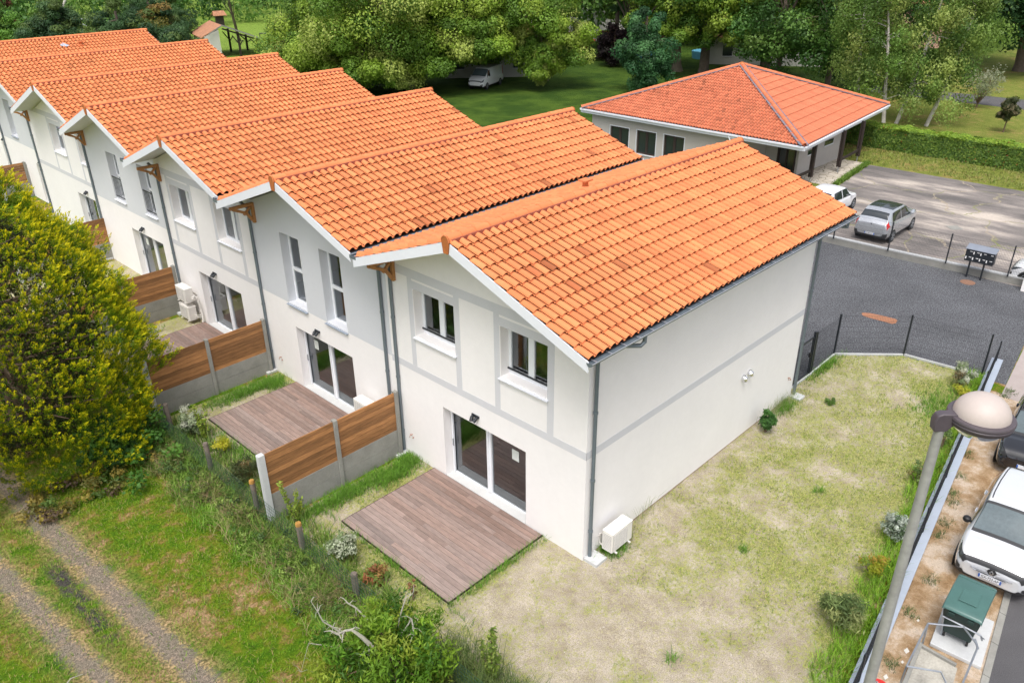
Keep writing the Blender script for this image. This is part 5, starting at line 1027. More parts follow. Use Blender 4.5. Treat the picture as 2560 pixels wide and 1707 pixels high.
# spiky palm behind it
t = thing('palm', 'small spiky palm showing above the purple shrub', 'palm', (65.5, 49.5, 0)); m = MB(); m.tube([(65.5, 49.5, 0), (65.5, 49.5, 5.4)], [.28, .22], 9); m.build('trunk', 'bark', t); m = MB(); m.col = (.09, .17, .06)
for k in range(60): d = Vector(rnd_unit(1)[0]); d.z = abs(d.z)*.9-.1; c = Vector((65.5, 49.5, 5.4)); s = d.cross(Vector((0, 0, 1))).normalized()*.06; e_ = c+d*1.3-Vector((0, 0, .25)); m.quad(c-s, c+s, c+d*.8+s, e_); 
m.build('fronds', 'leaf', t)
for x, y, lab, s in ((66.2, 51.5, 'small green round tree on the sunny far lawn between the plane trees', 1.0),):
    C, R = mkclumps([((x, y, 2.2), (1.0, 1.0, 1.0), 16, .55)], .8); tree('young_tree', lab, 'tree', (x, y, 0), (x, y, 2.6), C, R, 160, .2, .13, DARK+[(.2, .1, .03)], .07, 'twig')
t = thing('low_hedge', 'low dark hedge edging the far lawn beside the purple shrub', 'hedge', (63.5, 52, 0)); Q = np.stack([np.linspace(61.5, 66.5, 60), np.linspace(56.5, 47.5, 60), np.full(60, .45)], 1); V, F, c = clump_leaves(Q, np.full(60, .5), 60, .2, .1, [(.04, .06, .02), (.07, .08, .03)]); npmesh('foliage', V, F, 'leaf', t, c)
# birches: thin pale leaning trunks, fine hanging leaves
BI = [(.14, .25, .045), (.19, .30, .055), (.26, .36, .085), (.10, .19, .035), (.32, .40, .10)]
for j, (x, y, dx_, dy_, lab) in enumerate([(52.6, 13.7, .3, 2.4, 'birch with a slim pale trunk rising from behind the hedge, leftmost of the close pair'), (52.8, 13.0, 1.6, -1.2, 'birch leaning right from behind the hedge, right one of the close pair'), (53.3, 11.2, 2.4, -1.9, 'pale birch leaning far right with low hanging twigs by the meadow'), (55.5, 17.5, .6, .8, 'birch standing left of the others behind the bungalow roof')]):
    top = Vector((x+dx_, y+dy_, 11.5)); C = []; 
    for k in range(58): f = rng.uniform(.22, 1.0); q = Vector((x, y, 0)).lerp(top, f); a_ = rng.uniform(0, 6.28); rr = rng.uniform(.4, 3.1)*(1-.35*abs(f-.55)); C.append((q.x+rr*math.cos(a_), q.y+rr*math.sin(a_), max(1.2, q.z-.35*rr)))
    C = np.array(C); R = rng.uniform(.6, 1.15, len(C)); t = thing('birch', lab, 'tree', (x, y, 0), 'birch trees behind the hedge'); m = MB(); m.tube([Vector((x, y, 0)).lerp(top, f)+Vector((.25*math.sin(f*5+j), .2*math.cos(f*4+j), 0)) for f in (0, .15, .35, .55, .75, 1)], [.15, .13, .11, .085, .06, .03], 8); m.build('trunk', 'birch_bark', t, smooth=True)
    m = MB()
    for c_ in C[::2]: q = Vector((x, y, 0)).lerp(top, max(.15, min(.95, c_[2]/11.5-.03))); m.tube([q, q.lerp(Vector(c_), .5)+Vector((0, 0, .35)), Vector(c_)], [.035, .022, .008], 5, False)
    m.build('limbs', 'birch_bark', t); V, F, c = clump_leaves(C, R, 300, .17, .11, BI, 1.15, .9, .25, .2, .2); npmesh('crown', V, F, 'leaf', t, c)
for x, y, z, r, lab in ((61.5, 27.5, 5.2, 4.6, 'dense green tree directly behind the bungalow roof, left of the birches'), (60.0, 22.0, 5.0, 4.2, 'dense dark tree behind the bungalow roof next to the birches'), (68, 20, 6, 5.0, 'rounded tree far behind the birches')):
    C, R = mkclumps([((x, y, z+1.5), (r, r, 4.6), 80, 1.3)], 1.4); tree('broadleaf_tree', lab, 'tree', (x, y, 0), (x, y, z+2), C, R, 240, .26, .17, DARK+[(.13, .22, .04)], .28, 'bark', 'dense trees behind the bungalow', every=3)
C, R = mkclumps([((84.5, 13.5, 8.6), (8.5, 8.5, 5.4), 150, 1.9)], 3.2)
tree('oak_tree', 'huge dark green tree overhanging the meadow at the top right corner', 'tree', (86, 13.5, 0), (85, 13.5, 9), C, R, 260, .38, .24, [(.018, .062, .016), (.03, .085, .022), (.045, .115, .03)], .5, 'bark', every=4)
C, R = mkclumps([((55.1, 6.25, 1.75), (.62, .62, .85), 26, .34), ((54.85, 6.75, 1.25), (.3, .3, .2), 4, .2)], .7)
tree('young_tree', 'small round dark-leaved tree standing alone on the meadow', 'tree', (55.1, 6.3, 0), (55.1, 6.25, 1.7), C, R, 170, .15, .08, [(.07, .09, .03), (.13, .14, .06), (.05, .065, .02), (.20, .17, .09)], .05, 'twig')
C, R = mkclumps([((63.5, 10.65, 2.1), (1.7, 1.7, 1.1), 34, .55)], .9)
t = tree('pale_shrub', 'wispy pale shrub with bare stems beside the lane', 'shrub', (63.5, 10.65, 0), (63.5, 10.65, .4), C, R, 55, .16, .08, [(.30, .34, .20), (.22, .27, .14), (.38, .40, .27)], .07, 'twig')
# hedge along the car park lawn
t = thing('hedge', 'long clipped bright green hedge behind the old car park', 'hedge', (45, 5, 0)); n = 52000
s = rng.uniform(0, 1, n); yy = 13.6-s*18.0; xc = 45.05-.02*(yy-13.6)*-.6; side = rng.uniform(0, 1, n); wob_ = .10*np.sin(yy*2.1)+.07*np.sin(yy*5.3+1)
X = np.where(side < .48, xc-.72+rng.uniform(0, .12, n)+wob_*.5, np.where(side < .85, xc+rng.uniform(-.75, .75, n), xc+.72)); Z = np.where(side < .48, rng.uniform(.03, 1.4, n), np.where(side < .85, 1.38+rng.uniform(-.08, .06, n)+wob_*.6, rng.uniform(.05, 1.4, n)))
N = np.where((side < .48)[:, None], [[-1, 0, .35]], np.where((side < .85)[:, None], [[0, 0, 1]], [[1, 0, .3]]))+rng.normal(size=(n, 3))*.45
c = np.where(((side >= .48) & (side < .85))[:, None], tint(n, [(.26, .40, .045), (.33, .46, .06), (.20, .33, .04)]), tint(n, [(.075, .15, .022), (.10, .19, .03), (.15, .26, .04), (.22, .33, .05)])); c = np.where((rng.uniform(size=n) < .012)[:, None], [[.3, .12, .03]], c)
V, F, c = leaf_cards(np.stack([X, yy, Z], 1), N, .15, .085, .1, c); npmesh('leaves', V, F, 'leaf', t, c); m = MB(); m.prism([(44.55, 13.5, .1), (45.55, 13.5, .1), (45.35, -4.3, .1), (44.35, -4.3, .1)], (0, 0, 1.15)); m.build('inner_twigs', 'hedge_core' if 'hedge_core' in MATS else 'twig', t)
# ---- upper left: conifers, bushes, dead tree
CON = [(.035, .085, .03), (.055, .12, .04), (.08, .155, .05), (.11, .17, .04)]
for x, y, h, r, lab, pal in ((23.4, 81.5, 7.2, 5.2, 'broad dark conifer standing above the farthest roofs', CON), (19.5, 88, 7.5, 4.0, 'second dark conifer left of the broad one', CON), (27.6, 81.8, 7.0, 3.3, 'yellow tinged conifer between the dark one and the shed', CON+[(.20, .18, .03), (.24, .16, .04)]), (26.6, 75.6, 4.7, 2.6, 'low dark conifer spreading in front of the shed', CON), (33.5, 97, 8.5, 5, 'tall dark conifer behind the shed roof', CON)):
    C, R = mkclumps([((x, y, h*.42), (r, r, h*.42), 90, .95), ((x, y, h*.78), (r*.55, r*.55, h*.28), 30, .8)], .3)
    tree('conifer', lab, 'tree', (x, y, 0), (x, y, h*.9), C, R, 260, .34, .10, pal, .25, 'bark', 'conifers beyond the roofs', every=5, droop=.35, flat=.6)
for x, y, z, r, lab, pal in ((24.0, 112, 2.6, 3.4, 'bright green bush between the two field posts and the dead tree', [(.13, .27, .04), (.18, .33, .05), (.09, .2, .03)]), (19.0, 118, 3.8, 4.2, 'dark green bush in the top left corner', DARK), (27.5, 113, 2.2, 2.2, 'bush at the foot of the dead tree', DARK+[(.14, .27, .04)]), (31.5, 104, 2.2, 2.8, 'dark bush in front of the white metal frame', DARK), (22.7, 119, 5.2, 1.7, 'rust red leaved bush in the top left corner', [(.26, .09, .045), (.18, .07, .04), (.10, .12, .03)])):
    C, R = mkclumps([((x, y, z), (r, r, z), 46, 1.0)], .2); tree('bush', lab, 'bush', (x, y, 0), (x, y, z), C, R, 170, .34, .2, pal, .15, 'twig', 'bushes along the far field', every=5)
t = thing('dead_tree', 'forked bare pale tree with ivy at the upper left', 'tree', (28.0, 108.5, 0)); m = MB(); B = Vector((28.0, 108.5, 0))
m.tube([B, B+Vector((-.4, 0, 3)), B+Vector((-.9, 0, 5.2)), B+Vector((-2.0, .3, 8.2))], [.34, .28, .24, .15], 8); m.tube([B+Vector((-.8, 0, 4.8)), B+Vector((0.2, 0, 6.6)), B+Vector((.3, 0, 8.5))], [.2, .15, .1], 7); m.tube([B+Vector((.1, 0, 6.4)), B+Vector((1.6, -.6, 7.6)), B+Vector((3.4, -1.4, 6.6))], [.13, .1, .05], 6); m.tube([B+Vector((1.3, -.5, 7.1)), B+Vector((3.0, -1.5, 7.2))], [.08, .04], 6); m.tube([B, B+Vector((-.8, .4, 1.6))], [.2, .14], 6); m.build('trunk', 'birch_bark', t, smooth=True)
V, F, c = clump_leaves(np.array([B+Vector((-.5+.1*k, -.1, 2.2+.55*k)) for k in range(7)]), np.full(7, .6), 130, .22, .15, DARK); npmesh('ivy', V, F, 'leaf', t, c)
x, y = 45.5, 98.5; C, R = mkclumps([((x-1.0, y+1, 8.0), (2.0, 2.0, 2.8), 26, .9)], 3); tree('thin_tree', 'thin wispy tree on the far lawn behind the shed', 'tree', (47.2, 101.5, 0), (44.8, 98.8, 8.5), C, R, 60, .2, .1, [(.13, .15, .06), (.09, .12, .05)], .2, 'bark')
# belt of far wood closing the view (nobody could count its trees)
CC_, RR_ = [], []
while len(CC_) < 900:
    a_ = rng.uniform(.10, 1.50); d = rng.uniform(128, 215); x, y = -11.5+d*math.cos(a_), -9+d*math.sin(a_)
    if x > 25 and a_ > .22: 
        if a_ > 1.02 and d < 148: continue
    CC_.append((x, y, rng.uniform(1.0, 9.0))); RR_.append(rng.uniform(2.0, 4.2))
for k in range(260):
    a_ = rng.uniform(.42, .99); d = rng.uniform(104, 128); CC_.append((-11.5+d*math.cos(a_), -9+d*math.sin(a_), rng.uniform(3.5, 9.5))); RR_.append(rng.uniform(1.8, 3.0))
V, F, c = clump_leaves(np.array(CC_), np.array(RR_), 190, .62, .42, DARK+[(.09, .19, .03), (.12, .20, .035)], .9, .1, .7, .35); o = npmesh('far_wood', V, F, 'leaf', None, c, loc=(60, 100, 0)); tag(o, 'belt of mixed woodland closing the background behind the gardens', 'woodland', kind='stuff')
# ================================================================ THE YELLOW CONIFER
bx, by = -7.45, 14.9; t = thing('golden_conifer', 'huge dense golden yellow-green conifer filling the left of the picture', 'tree', (bx, by, 0)); HH = 9.4
def prof_(z): return float(np.interp(z, [0, .4, 1.5, 2.8, 4.4, 5.4, 6.4, 7.3, 8.4, 9.3], [3.0, 3.35, 3.55, 3.58, 3.35, 2.95, 2.2, 1.45, .65, 0.0]))
n = 9500; zz_ = rng.uniform(0.0, 1.0, n*3)*HH; pr_ = np.array([prof_(z) for z in zz_]); keep_ = rng.uniform(0, 4.0, n*3) < pr_+.35; zz_ = zz_[keep_][:n]; pr_ = pr_[keep_][:n]; n = len(zz_)
th_ = rng.uniform(0, 2*np.pi, n); pcx = rng.uniform(0, 2*np.pi, 430); pcz = rng.uniform(.2, 8.6, 430); dth = np.abs((th_[:, None]-pcx[None]+np.pi) % (2*np.pi)-np.pi)*pr_[:, None]; dd_ = np.sqrt(dth**2+((zz_[:, None]-pcz[None])*.62)**2).min(1); plume = np.clip(1-dd_/.42, 0, 1)
lumpy = 1+.07*np.sin(th_*5+zz_*1.3)+.06*np.sin(th_*11+zz_*2.7)+.05*np.sin(th_*3-zz_*2.1)
big = np.array([.5*fbm(bx+math.cos(a)*pr, by+math.sin(a)*pr+z*.9, .55, 4.0, 3) for a, pr, z in zip(th_, pr_, zz_)])
rad = pr_*lumpy*(1+.16*big)*rng.uniform(.93, 1.02, n)+(plume-.45)*.50; P0 = np.stack([bx+rad*np.cos(th_), by+rad*np.sin(th_), zz_], 1)
D0 = np.stack([np.cos(th_), np.sin(th_), .9+0*th_], 1)+rng.normal(size=(n, 3))*.28; D0 /= np.linalg.norm(D0, axis=1, keepdims=True); Lt = rng.uniform(.18, .40, n); K = 40
idx = np.repeat(np.arange(n), K); f = np.tile(np.linspace(0, 1, K), n); P1 = P0[idx]+D0[idx]*(Lt[idx]*f)[:, None]+rnd_unit(n*K)*(.066*np.sin(np.pi*(.18+.80*f)))[:, None]
N1 = rnd_unit(n*K)+D0[idx]*.5; hz = np.clip(zz_/HH, 0, 1); yel = np.clip(.52+.66*plume+.70*hz+.35*big+rng.normal(size=n)*.22, 0, 1)[idx]*np.clip((f-.35)/.5, 0, 1)
cg = tint(n*K, [(.10, .20, .006), (.15, .26, .008), (.20, .31, .010)]); cy = tint(n*K, [(.74, .66, .012), (.86, .74, .02), (.60, .62, .012)], .15); c = cg*(1-yel[:, None])+cy*yel[:, None]
V, F, c = leaf_cards(P1, N1, .085, .020, -.1, c, D0[idx]); npmesh('foliage', V, F, 'leaf', t, c)
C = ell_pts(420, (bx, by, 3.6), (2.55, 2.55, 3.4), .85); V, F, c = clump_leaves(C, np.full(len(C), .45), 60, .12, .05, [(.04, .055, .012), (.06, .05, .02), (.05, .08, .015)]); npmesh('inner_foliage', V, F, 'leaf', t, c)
m = MB(); m.tube([(bx, by, 0), (bx+.1, by, 3), (bx, by+.1, 7.5)], [.32, .22, .08], 10)
for k in range(90): a_ = random.uniform(0, 6.28); z0 = random.uniform(.5, 6); r_ = prof_(z0+.8)*.95; m.tube([(bx, by, z0), (bx+r_*.5*math.cos(a_), by+r_*.5*math.sin(a_), z0+.45), (bx+r_*math.cos(a_), by+r_*math.sin(a_), z0+.9)], [.06, .035, .012], 5, False)
m.build('trunk', 'twig', t, smooth=True)
# ================================================================ SHRUBS, SAPLINGS AND WEEDS
def shrub(name, lab, x, y, r, h, n, L, W, pal, stems=8, cat='shrub', nc=22, cr_=.33, leaf='leaf', flat=.85, droop=.2, group=None, clump=.2):
    t = thing(name, lab, cat, (x, y, 0), group); C = ell_pts(nc, (x, y, h*.58), (r*.72, r*.72, h*.40), .35); R = rng.uniform(.7, 1.2, nc)*r*cr_
    m = MB()
    for k in range(stems): c_ = C[k % nc]; m.tube([(x+random.uniform(-.04, .04), y+random.uniform(-.04, .04), 0), (x+(c_[0]-x)*.45, y+(c_[1]-y)*.45, c_[2]*.5), tuple(c_)], [.016, .011, .004], 5, False)
    m.build('stems', 'twig', t); V, F, c = clump_leaves(C, R, max(4, n//nc), L, W, pal, flat, droop, .2, clump); npmesh('leaves', V, F, leaf, t, c); return t
WHITE = [(.46, .50, .36), (.34, .40, .24), (.09, .14, .05), (.20, .27, .12), (.56, .58, .46)]; SIL = [(.30, .36, .28), (.16, .22, .14), (.42, .47, .40), (.09, .14, .07)]
shrub('variegated_shrub', 'white variegated shrub beside the green sapling at the end of the second garden', -3.96, 11.75, .50, 1.05, 2600, .075, .035, WHITE, group='white variegated shrubs')
shrub('variegated_shrub', 'white variegated shrub by the corner of the nearest deck', -3.90, 4.10, .48, .85, 2400, .075, .035, WHITE, group='white variegated shrubs')
shrub('variegated_shrub', 'variegated shrub in the far garden corner by the black mesh fence', 14.6, -3.72, .46, .95, 2000, .075, .035, WHITE+[(.25, .20, .10)], group='white variegated shrubs')
shrub('silver_shrub', 'silvery green shrub against the low wall behind the lamp pole', 5.78, -5.0, .42, .75, 1500, .08, .035, SIL)
shrub('golden_shrub', 'small yellow umbrella-shaped shrub on a bare stem beside the second deck', -3.72, 10.2, .34, .75, 1500, .05, .02, [(.52, .52, .03), (.38, .44, .04), (.6, .55, .06)], stems=3, flat=.35, cr_=.5)
shrub('dark_shrub', 'olive reedy shrub between the old posts near the white fence post', -4.05, 8.55, .55, .95, 1900, .12, .02, [(.09, .12, .04), (.16, .19, .06), (.06, .08, .03), (.25, .17, .07)])
shrub('red_tipped_shrub', 'green shrub with orange leaf tips just before the nearest deck corner', -3.82, 2.95, .42, .60, 1100, .10, .035, [(.16, .24, .05), (.24, .32, .06), (.42, .25, .09), (.34, .14, .06)])
shrub('reed_shrub', 'bushy olive green willow-leaved shrub by the wall at the lower right', 2.2, -5.25, .62, 1.0, 2600, .15, .022, [(.11, .17, .05), (.18, .24, .08), (.08, .12, .04), (.34, .38, .14)])
shrub('golden_shrub', 'orange-yellow feathery shrub by the wall behind the lamp pole', 4.15, -5.15, .42, .65, 1700, .07, .02, [(.34, .40, .03), (.45, .42, .04), (.20, .30, .03), (.48, .32, .05)])
shrub('golden_shrub', 'low yellow-green shrub at the foot of the far variegated shrub', 14.1, -3.95, .40, .35, 900, .08, .025, [(.45, .52, .05), (.55, .50, .06)])
shrub('weed', 'tall thin leafy weed by the wall, near the street lamp dome', 8.4, -4.62, .30, .85, 420, .10, .035, [(.14, .22, .06), (.26, .22, .08), (.20, .28, .08)], cat='weed', nc=14)
shrub('weed', 'thin leafy weed on the grass strip between two shrubs', 10.6, -4.5, .28, .7, 380, .10, .035, [(.14, .22, .06), (.18, .28, .08)], cat='weed', nc=14)
shrub('leafy_weed', 'dark green leafy weed against the long blank wall', 7.95, -.42, .42, .75, 900, .16, .05, [(.07, .19, .035), (.10, .25, .05), (.05, .13, .03)], cat='weed', nc=16, droop=.5)
shrub('leafy_weed', 'small green tuft alone in the thin grass near the garden gate', 10.75, -1.15, .22, .28, 300, .12, .018, [(.10, .2, .035), (.14, .27, .05)], cat='weed', nc=8)
shrub('reddish_seedling', 'small reddish brown seedling at the long edge of the nearest deck', -3.55, 1.95, .13, .62, 150, .07, .03, [(.28, .15, .07), (.18, .13, .05)], cat='seedling', nc=9, stems=3)
def sapling(lab, x, y, h, pal, n=420, sp=.16, group='young saplings'):
    t = thing('sapling', lab, 'sapling', (x, y, 0), group); m = MB(); P_ = []
    for k in range(5):
        a_ = random.uniform(0, 6.28); ht = h*random.uniform(.6, 1.0) if k else h; q = [Vector((x, y, 0)), Vector((x+sp*.5*math.cos(a_), y+sp*.5*math.sin(a_), ht*.5)), Vector((x+sp*math.cos(a_), y+sp*math.sin(a_), ht))]; m.tube(q, [.012, .009, .003], 5, False)
        for f_ in np.linspace(.25, 1, n//5): p = q[0].lerp(q[1], f_*2) if f_ < .5 else q[1].lerp(q[2], f_*2-1); P_.append(p)
    m.build('stem', 'twig', t); P_ = np.array(P_)+rnd_unit(len(P_))*.055; V, F, c = leaf_cards(P_, rnd_unit(len(P_))+[0, 0, .8], .10, .045, .1, tint(len(P_), pal)); npmesh('leaves', V, F, 'leaf', t, c)
YG = [(.28, .38, .05), (.38, .46, .07), (.18, .28, .04)]
sapling('slender yellow-green sapling before the white fence end post', -3.92, 6.15, 1.35, YG, 380, .26); sapling('leafy sapling right beside the white variegated shrub of the second garden', -3.75, 11.25, 1.25, YG, 520, .2)
sapling('green sapling on bare sand at the bottom of the picture', -3.95, -.95, 1.35, [(.16, .25, .04), (.26, .34, .06), (.12, .19, .03)], 560, .2)
# the old lichen-covered tree at the bottom
t = thing('old_fruit_tree', 'small tree with lichen-crusted dead branches at the bottom of the picture', 'tree', (-5.6, .15, 0)); ox, oy = -5.6, .15
C = ell_pts(95, (ox+.05, oy-.05, 1.15), (1.15, 1.15, 1.0), .45); C = C[C[:, 2] > .25]; C = np.concatenate([C, [[-6.45, 1.05, 1.2], [-6.4, 1.0, .8], [-6.5, .9, .5], [-6.2, 1.2, 1.5], [-5.2, .9, 1.7], [-4.9, -.2, 1.5]]])
V, F, c = clump_leaves(C, rng.uniform(.20, .36, len(C)), 165, .125, .036, [(.10, .22, .015), (.15, .29, .022), (.22, .36, .03), (.06, .15, .012), (.28, .36, .04)], .85, .85, .25, .25, .5); npmesh('leaves', V, F, 'leaf', t, c)
m = MB(); m.tube([(ox, oy, 0), (ox-.05, oy+.05, .7), (ox+.1, oy, 1.3)], [.11, .09, .06], 9)
for c_ in C[::3]: m.tube([(ox, oy, random.uniform(.5, 1.1)), ((ox+c_[0])/2, (oy+c_[1])/2, (c_[2]+1)/2+.1), tuple(c_)], [.035, .02, .006], 5, False)
m.build('trunk', 'twig', t, smooth=True)
def dead(path, r0, nsub=5):
    r0 *= .85
    m = MB(); P_ = [Vector(p)+Vector((random.uniform(-.02, .02), random.uniform(-.02, .02), random.uniform(-.02, .02))) for p in path]; Q_ = []
    for a, b in zip(P_, P_[1:]): Q_ += [a, a.lerp(b, .5)+Vector(rnd_unit(1)[0])*.02]
    Q_.append(P_[-1]); n_ = len(Q_); m.tube(Q_, [r0*(1-.75*i/(n_-1))*random.uniform(.85, 1.2) for i in range(n_)], 7)
    for k in range(nsub):
        q = Q_[random.randint(1, n_-1)]; d = Vector(rnd_unit(1)[0]); d.z = abs(d.z)*.3; L_ = random.uniform(.10, .30); m.tube([q, q+d*L_*.5+Vector((0, 0, .03)), q+d*L_-Vector((0, 0, .05))], [r0*.4, r0*.25, r0*.1], 5)
    m.build('dead_branch', 'lichen_bark', t, smooth=True)
dead([(-5.75, .35, 1.55), (-5.95, .62, 1.95), (-6.12, .85, 1.75)], .062, 7); dead([(-5.8, .35, 1.3), (-5.85, .32, 1.5), (-6.0, .15, 1.1), (-5.95, -.05, .75)], .055, 6); dead([(-6.05, .80, 1.75), (-6.3, .98, 2.15), (-6.40, 1.12, 2.6)], .026, 9); dead([(-5.6, .62, 1.9), (-5.72, .85, 2.15), (-5.85, 1.0, 2.35)], .028, 4)
dead([(-5.3, .1, 1.6), (-5.1, -.1, 2.05), (-5.25, -.3, 1.9)], .024, 6); dead([(-5.2, .3, 1.6), (-4.9, .35, 2.1), (-4.75, .3, 2.2)], .020, 6); dead([(-6.0, .8, 1.3), (-6.5, 1.3, 1.5), (-6.75, 1.35, .9)], .012, 5)
# ================================================================ GRASS (stuff: nobody could count it)
GR = [(.10, .19, .025), (.14, .25, .03), (.19, .29, .05), (.08, .15, .02)]; LG = [(.18, .30, .03), (.26, .36, .06), (.30, .36, .11), (.13, .23, .02), (.38, .34, .15)]
def scatter(n, x0, x1, y0, y1, f): P_ = np.stack([rng.uniform(x0, x1, n), rng.uniform(y0, y1, n)], 1); k = np.array([rng.uniform() < f(a, b) for a, b in P_]); P_ = P_[k]; return np.concatenate([P_, np.full((len(P_), 1), .012)], 1)
L_ = []
for hh_, pal_, sd_, n_ in ((.17, LG, 2.0, 4500), (.14, GR, 5.0, 11000), (.20, [(.30, .24, .12), (.24, .16, .09), (.34, .29, .14)], 8.0, 3500), (.13, [(.16, .33, .03), (.22, .40, .05), (.10, .24, .02)], 11.0, 12000)):
    L_.append(blades(scatter(n_*2, -5.8, -4.2, -7, 14.5, lambda x, y: max(0, 1.9*fbm(x, y, .8, sd_)+.45)*math.exp(-((x+4.80)/.55)**2)), hh_, .014, pal_, .9, 3, .6))
P_ = np.array([(rng.normal(-4.85, .28), rng.uniform(-2, 12.5), rng.uniform(.08, .3)) for _ in range(230)]); V_, F_, c_ = clump_leaves(P_, rng.uniform(.10, .24, 230), 60, .08, .03, [(.07, .14, .03), (.11, .20, .03), (.16, .15, .06), (.06, .10, .03), (.20, .28, .06)], .8, .3, .2, .35); L_.append((V_, F_, c_))
L_.append(blades(scatter(2600, -4.9, -3.7, 2.0, 13, lambda x, y: .5), .30, .02, GR, .6, 3, .5))
L_.append(blades(scatter(1800, -4.9, -3.3, -3.2, .4, lambda x, y: max(0, 1-abs(x+4.25)/.8)), .42, .012, [(.10, .16, .04), (.18, .24, .07), (.07, .12, .03)], .5, 4, .5))
V, F, c = merge(L_); tag(npmesh('tall_grass', V, F, 'blade', None, c, loc=(-4.9, 5, 0)), 'tall seeding grass and weeds along the old wire fence', 'grass', kind='stuff')
V, F, c = blades(scatter(15000, -3, 15.9, -7, -3.2, lambda x, y: 1.0*(wy(x)+.12 < y < wy(x)+.75+.22*fbm(x, y, 1.2, 7)-.25*(x > 9))), .20, .012, [(.16, .33, .02), (.22, .42, .03), (.30, .50, .05), (.11, .24, .02)], .55, 4, .5); tag(npmesh('lush_grass', V, F, 'blade', None, c, loc=(6, -5, 0)), 'strip of lush bright green grass along the inside of the low wall', 'grass', kind='stuff')
L_ = []
L_.append(blades(scatter(130000, -4.4, 15.7, -6.6, 6.5, lambda x, y: (0 if (0 < x < 10.4 and y > -.03) or (-3.15 < x < 0 and 1.24 < y < 5.35) or not inside(GARD, np.array([x]), np.array([y]))[0] else 1.0)*max(0, (grassy(x, y)-.28)*1.7)), .040, .009, [(.24, .36, .03), (.36, .45, .06), (.17, .28, .02), (.50, .46, .16), (.58, .49, .28), (.12, .17, .03)], .9, 3, .5))
for cx_, cy_, sx, sy, n_ in ((-.9, 5.95, .75, .28, 900), (-2.6, 6.15, 1.2, .22, 900), (-.35, 6.15, .3, .2, 300), (-1.6, 1.17, 1.5, .05, 170), (-3.2, 3.2, .06, 2.0, 190), (.85, -.25, .35, .22, 330), (9.6, -.22, .5, .18, 200), (-1.5, 13.0, 1.3, .28, 900), (-3.4, 9.5, .25, 2.0, 700), (-.6, 12.75, .35, .3, 350), (-2.6, 19.8, 1.0, .4, 700), (12.9, .0, 1.0, .12, 260), (13.0, -3.7, 1.2, .5, 500), (2.9, -2.6, .1, .1, 22), (6.3, -2.9, .15, .12, 26), (-1.0, -3.2, .12, .10, 24)):
    Q = np.stack([rng.normal(cx_, sx*.6, n_), rng.normal(cy_, sy*.7, n_), np.full(n_, .02)], 1); ok = ~(((Q[:, 0] > -.02) & (Q[:, 1] > -.02) & (Q[:, 0] < 10.4)) | ((Q[:, 0] > -3.13) & (Q[:, 1] > 1.26) & (Q[:, 1] < 5.33)) | ((Q[:, 0] > -3.13) & (Q[:, 1] > 8.08) & (Q[:, 1] < 12.32))); L_.append(blades(Q[ok], .13, .011, [(.12, .27, .025), (.17, .35, .035), (.09, .2, .02)], .6, 3, .5))
V, F, c = merge(L_); tag(npmesh('garden_grass', V, F, 'blade', None, c, loc=(4, -2, 0)), 'sparse young grass coming up through the sandy garden ground', 'grass', kind='stuff')
V, F, c = blades(scatter(60000, -11.5, -4.5, -6, 16, lambda x, y: (0.12 if (abs(x+7.68+.066*y) < .33 or abs(x+8.82+.095*y) < .28) else .9)*(.35+.8*max(0, min(1, fbm(x, y, .5, 1)+.55)))), .055, .010, [(.12, .26, .010), (.18, .33, .015), (.08, .19, .008), (.38, .29, .12), (.25, .32, .03)], .9, 2, .5); tag(npmesh('lawn_grass', V, F, 'blade', None, c, loc=(-7, 5, 0)), 'rough grass on both sides of the rutted gravel track', 'grass', kind='stuff')
L_ = [blades(np.stack([rng.normal(x, .12, 60), rng.normal(y, .10, 60), np.full(60, .01)], 1), .06, .010, [(.10, .16, .05), (.16, .22, .07), (.08, .11, .04)], .9, 2, .5) for x, y in ((10.8, -5.15), (8.75, -5.42), (8.3, -5.55), (7.3, -5.7), (6.7, -5.75), (5.0, -6.2), (3.6, -6.2), (15.4, -5.0), (15.0, -4.9), (9.6, -5.3), (12.5, -5.2), (2.0, -6.45))]
V, F, c = merge(L_); tag(npmesh('verge_weeds', V, F, 'blade', None, c, loc=(8, -5.5, 0)), 'scattered small weeds on the bare dirt verge beside the wall', 'weeds', kind='stuff')
L_ = [blades(np.stack([rng.normal(x, .35, 30), -.03-np.abs(rng.normal(0, .10, 30)), np.full(30, .01)], 1), .42, .007, [(.25, .30, .12), (.38, .38, .2), (.16, .24, .06)], .5, 2, .4) for x in (9.2, 9.7, 8.9, 2.4, 9.9)]
V, F, c = merge(L_); tag(npmesh('wall_weeds', V, F, 'blade', None, c, loc=(7, -.2, 0)), 'thin seeding grasses against the foot of the long blank wall', 'grass', kind='stuff')
Q = np.stack([rng.uniform(34.0, 40.2, 1500), np.zeros(1500), np.full(1500, .01)], 1); Q[:, 1] = 9.28+(Q[:, 0]-34)*.10+rng.normal(0, .08, 1500); P2 = scatter(3000, 40.2, 44.2, -5, 14, lambda x, y: .8)
V, F, c = merge([blades(Q, .16, .03, GR, .6, 2, .5), blades(P2, .12, .03, [(.22, .26, .06), (.30, .27, .10), (.13, .2, .03)], .8, 2, .5)]); tag(npmesh('edge_grass', V, F, 'blade', None, c, loc=(40, 8, 0)), 'grass strip between the old car park, the terrace and the hedge', 'grass', kind='stuff')
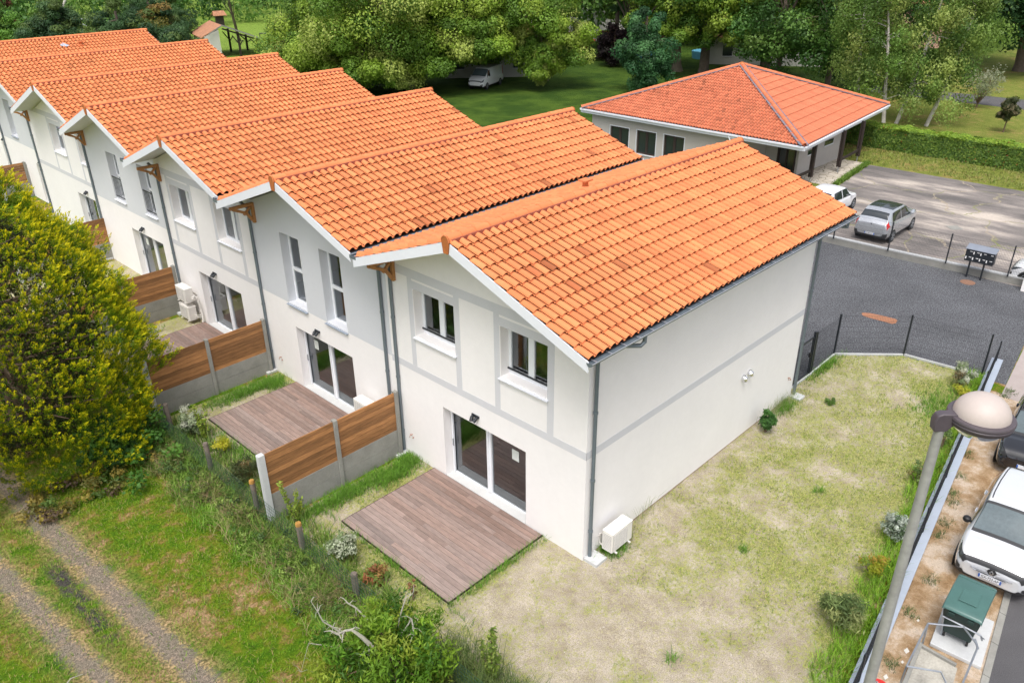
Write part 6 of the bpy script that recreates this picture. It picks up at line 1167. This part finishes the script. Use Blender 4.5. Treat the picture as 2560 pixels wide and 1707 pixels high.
# broad-leaved undergrowth at the foot of the conifer
P_ = np.array([[-5.6+rng.normal()*.55, 12.0+rng.normal()*1.1, .25+abs(rng.normal())*.22] for _ in range(46)]); V, F, c = clump_leaves(P_, np.full(46, .3), 70, .13, .075, [(.04, .11, .02), (.07, .18, .025), (.12, .26, .04)], .7, .3, .2)
P3 = np.array([[-7.2+rng.normal()*.9, 11.4+rng.normal()*.4, .12+abs(rng.normal())*.12] for _ in range(34)]); V3, F3, c3 = clump_leaves(P3, np.full(34, .25), 60, .10, .06, [(.16, .16, .04), (.10, .17, .03), (.30, .24, .05), (.12, .08, .05)], .6, .3, .2); V, F, c = merge([(V, F, c), (V3, F3, c3)])
tag(npmesh('undergrowth', V, F, 'leaf', None, c, loc=(-6, 12, 0)), 'broad-leaved undergrowth at the foot of the golden conifer', 'undergrowth', kind='stuff')
t = thing('fallen_branch', 'pale fallen branch lying on the grass at the bottom left corner', 'branch', (-9.9, 5.0, 0)); m = MB(); m.tube([(-10.3, 4.9, .05), (-9.95, 5.05, .09), (-9.72, 5.25, .07), (-9.5, 5.22, .04)], [.022, .018, .012, .006], 6); m.tube([(-9.95, 5.05, .09), (-9.75, 5.0, .05), (-9.8, 4.8, .03)], [.014, .010, .005], 6); m.build('stick', 'old_tiles' if False else 'lichen_bark', t, smooth=True)
# small stones and litter
m = MB()
for _ in range(1100):
    x, y = random.uniform(-4.3, 13), random.uniform(-6.2, 6.3)
    if (x > -.05 and y > -.03) or (-3.2 < x < 0 and 1.2 < y < 5.4) or y < wy(x)+.2: continue
    r = random.uniform(.006, .02); m.col = random.choice([(.7, .67, .6), (.55, .5, .42), (.25, .2, .16)]); m.add([(x+r, y, .02), (x, y+r, .02), (x-r, y, .02), (x, y-r*.8, .02), (x+.1*r, y, .02+r)], [(0, 1, 4), (1, 2, 4), (2, 3, 4), (3, 0, 4)])
tag(m.build('pebbles', 'blade', loc=(4, -2, 0)), 'small pale stones scattered over the sandy garden ground', 'stones', kind='stuff')
m = MB()
for x, y, s in ((2.55, -6.55, .09), (3.55, -6.42, .05), (2.2, -6.6, .05), (1.6, -6.5, .08)): m.col = (.75, .73, .68); m.quad((x-s, y-s*.3, .03), (x+s*.3, y-s*.6, .02), (x+s, y+s*.2, .03), (x-s*.2, y+s*.5, .02))
tag(m.build('litter', 'blade', loc=(2.5, -6.5, 0)), 'scraps of white paper litter on the dirt verge', 'litter', kind='stuff')
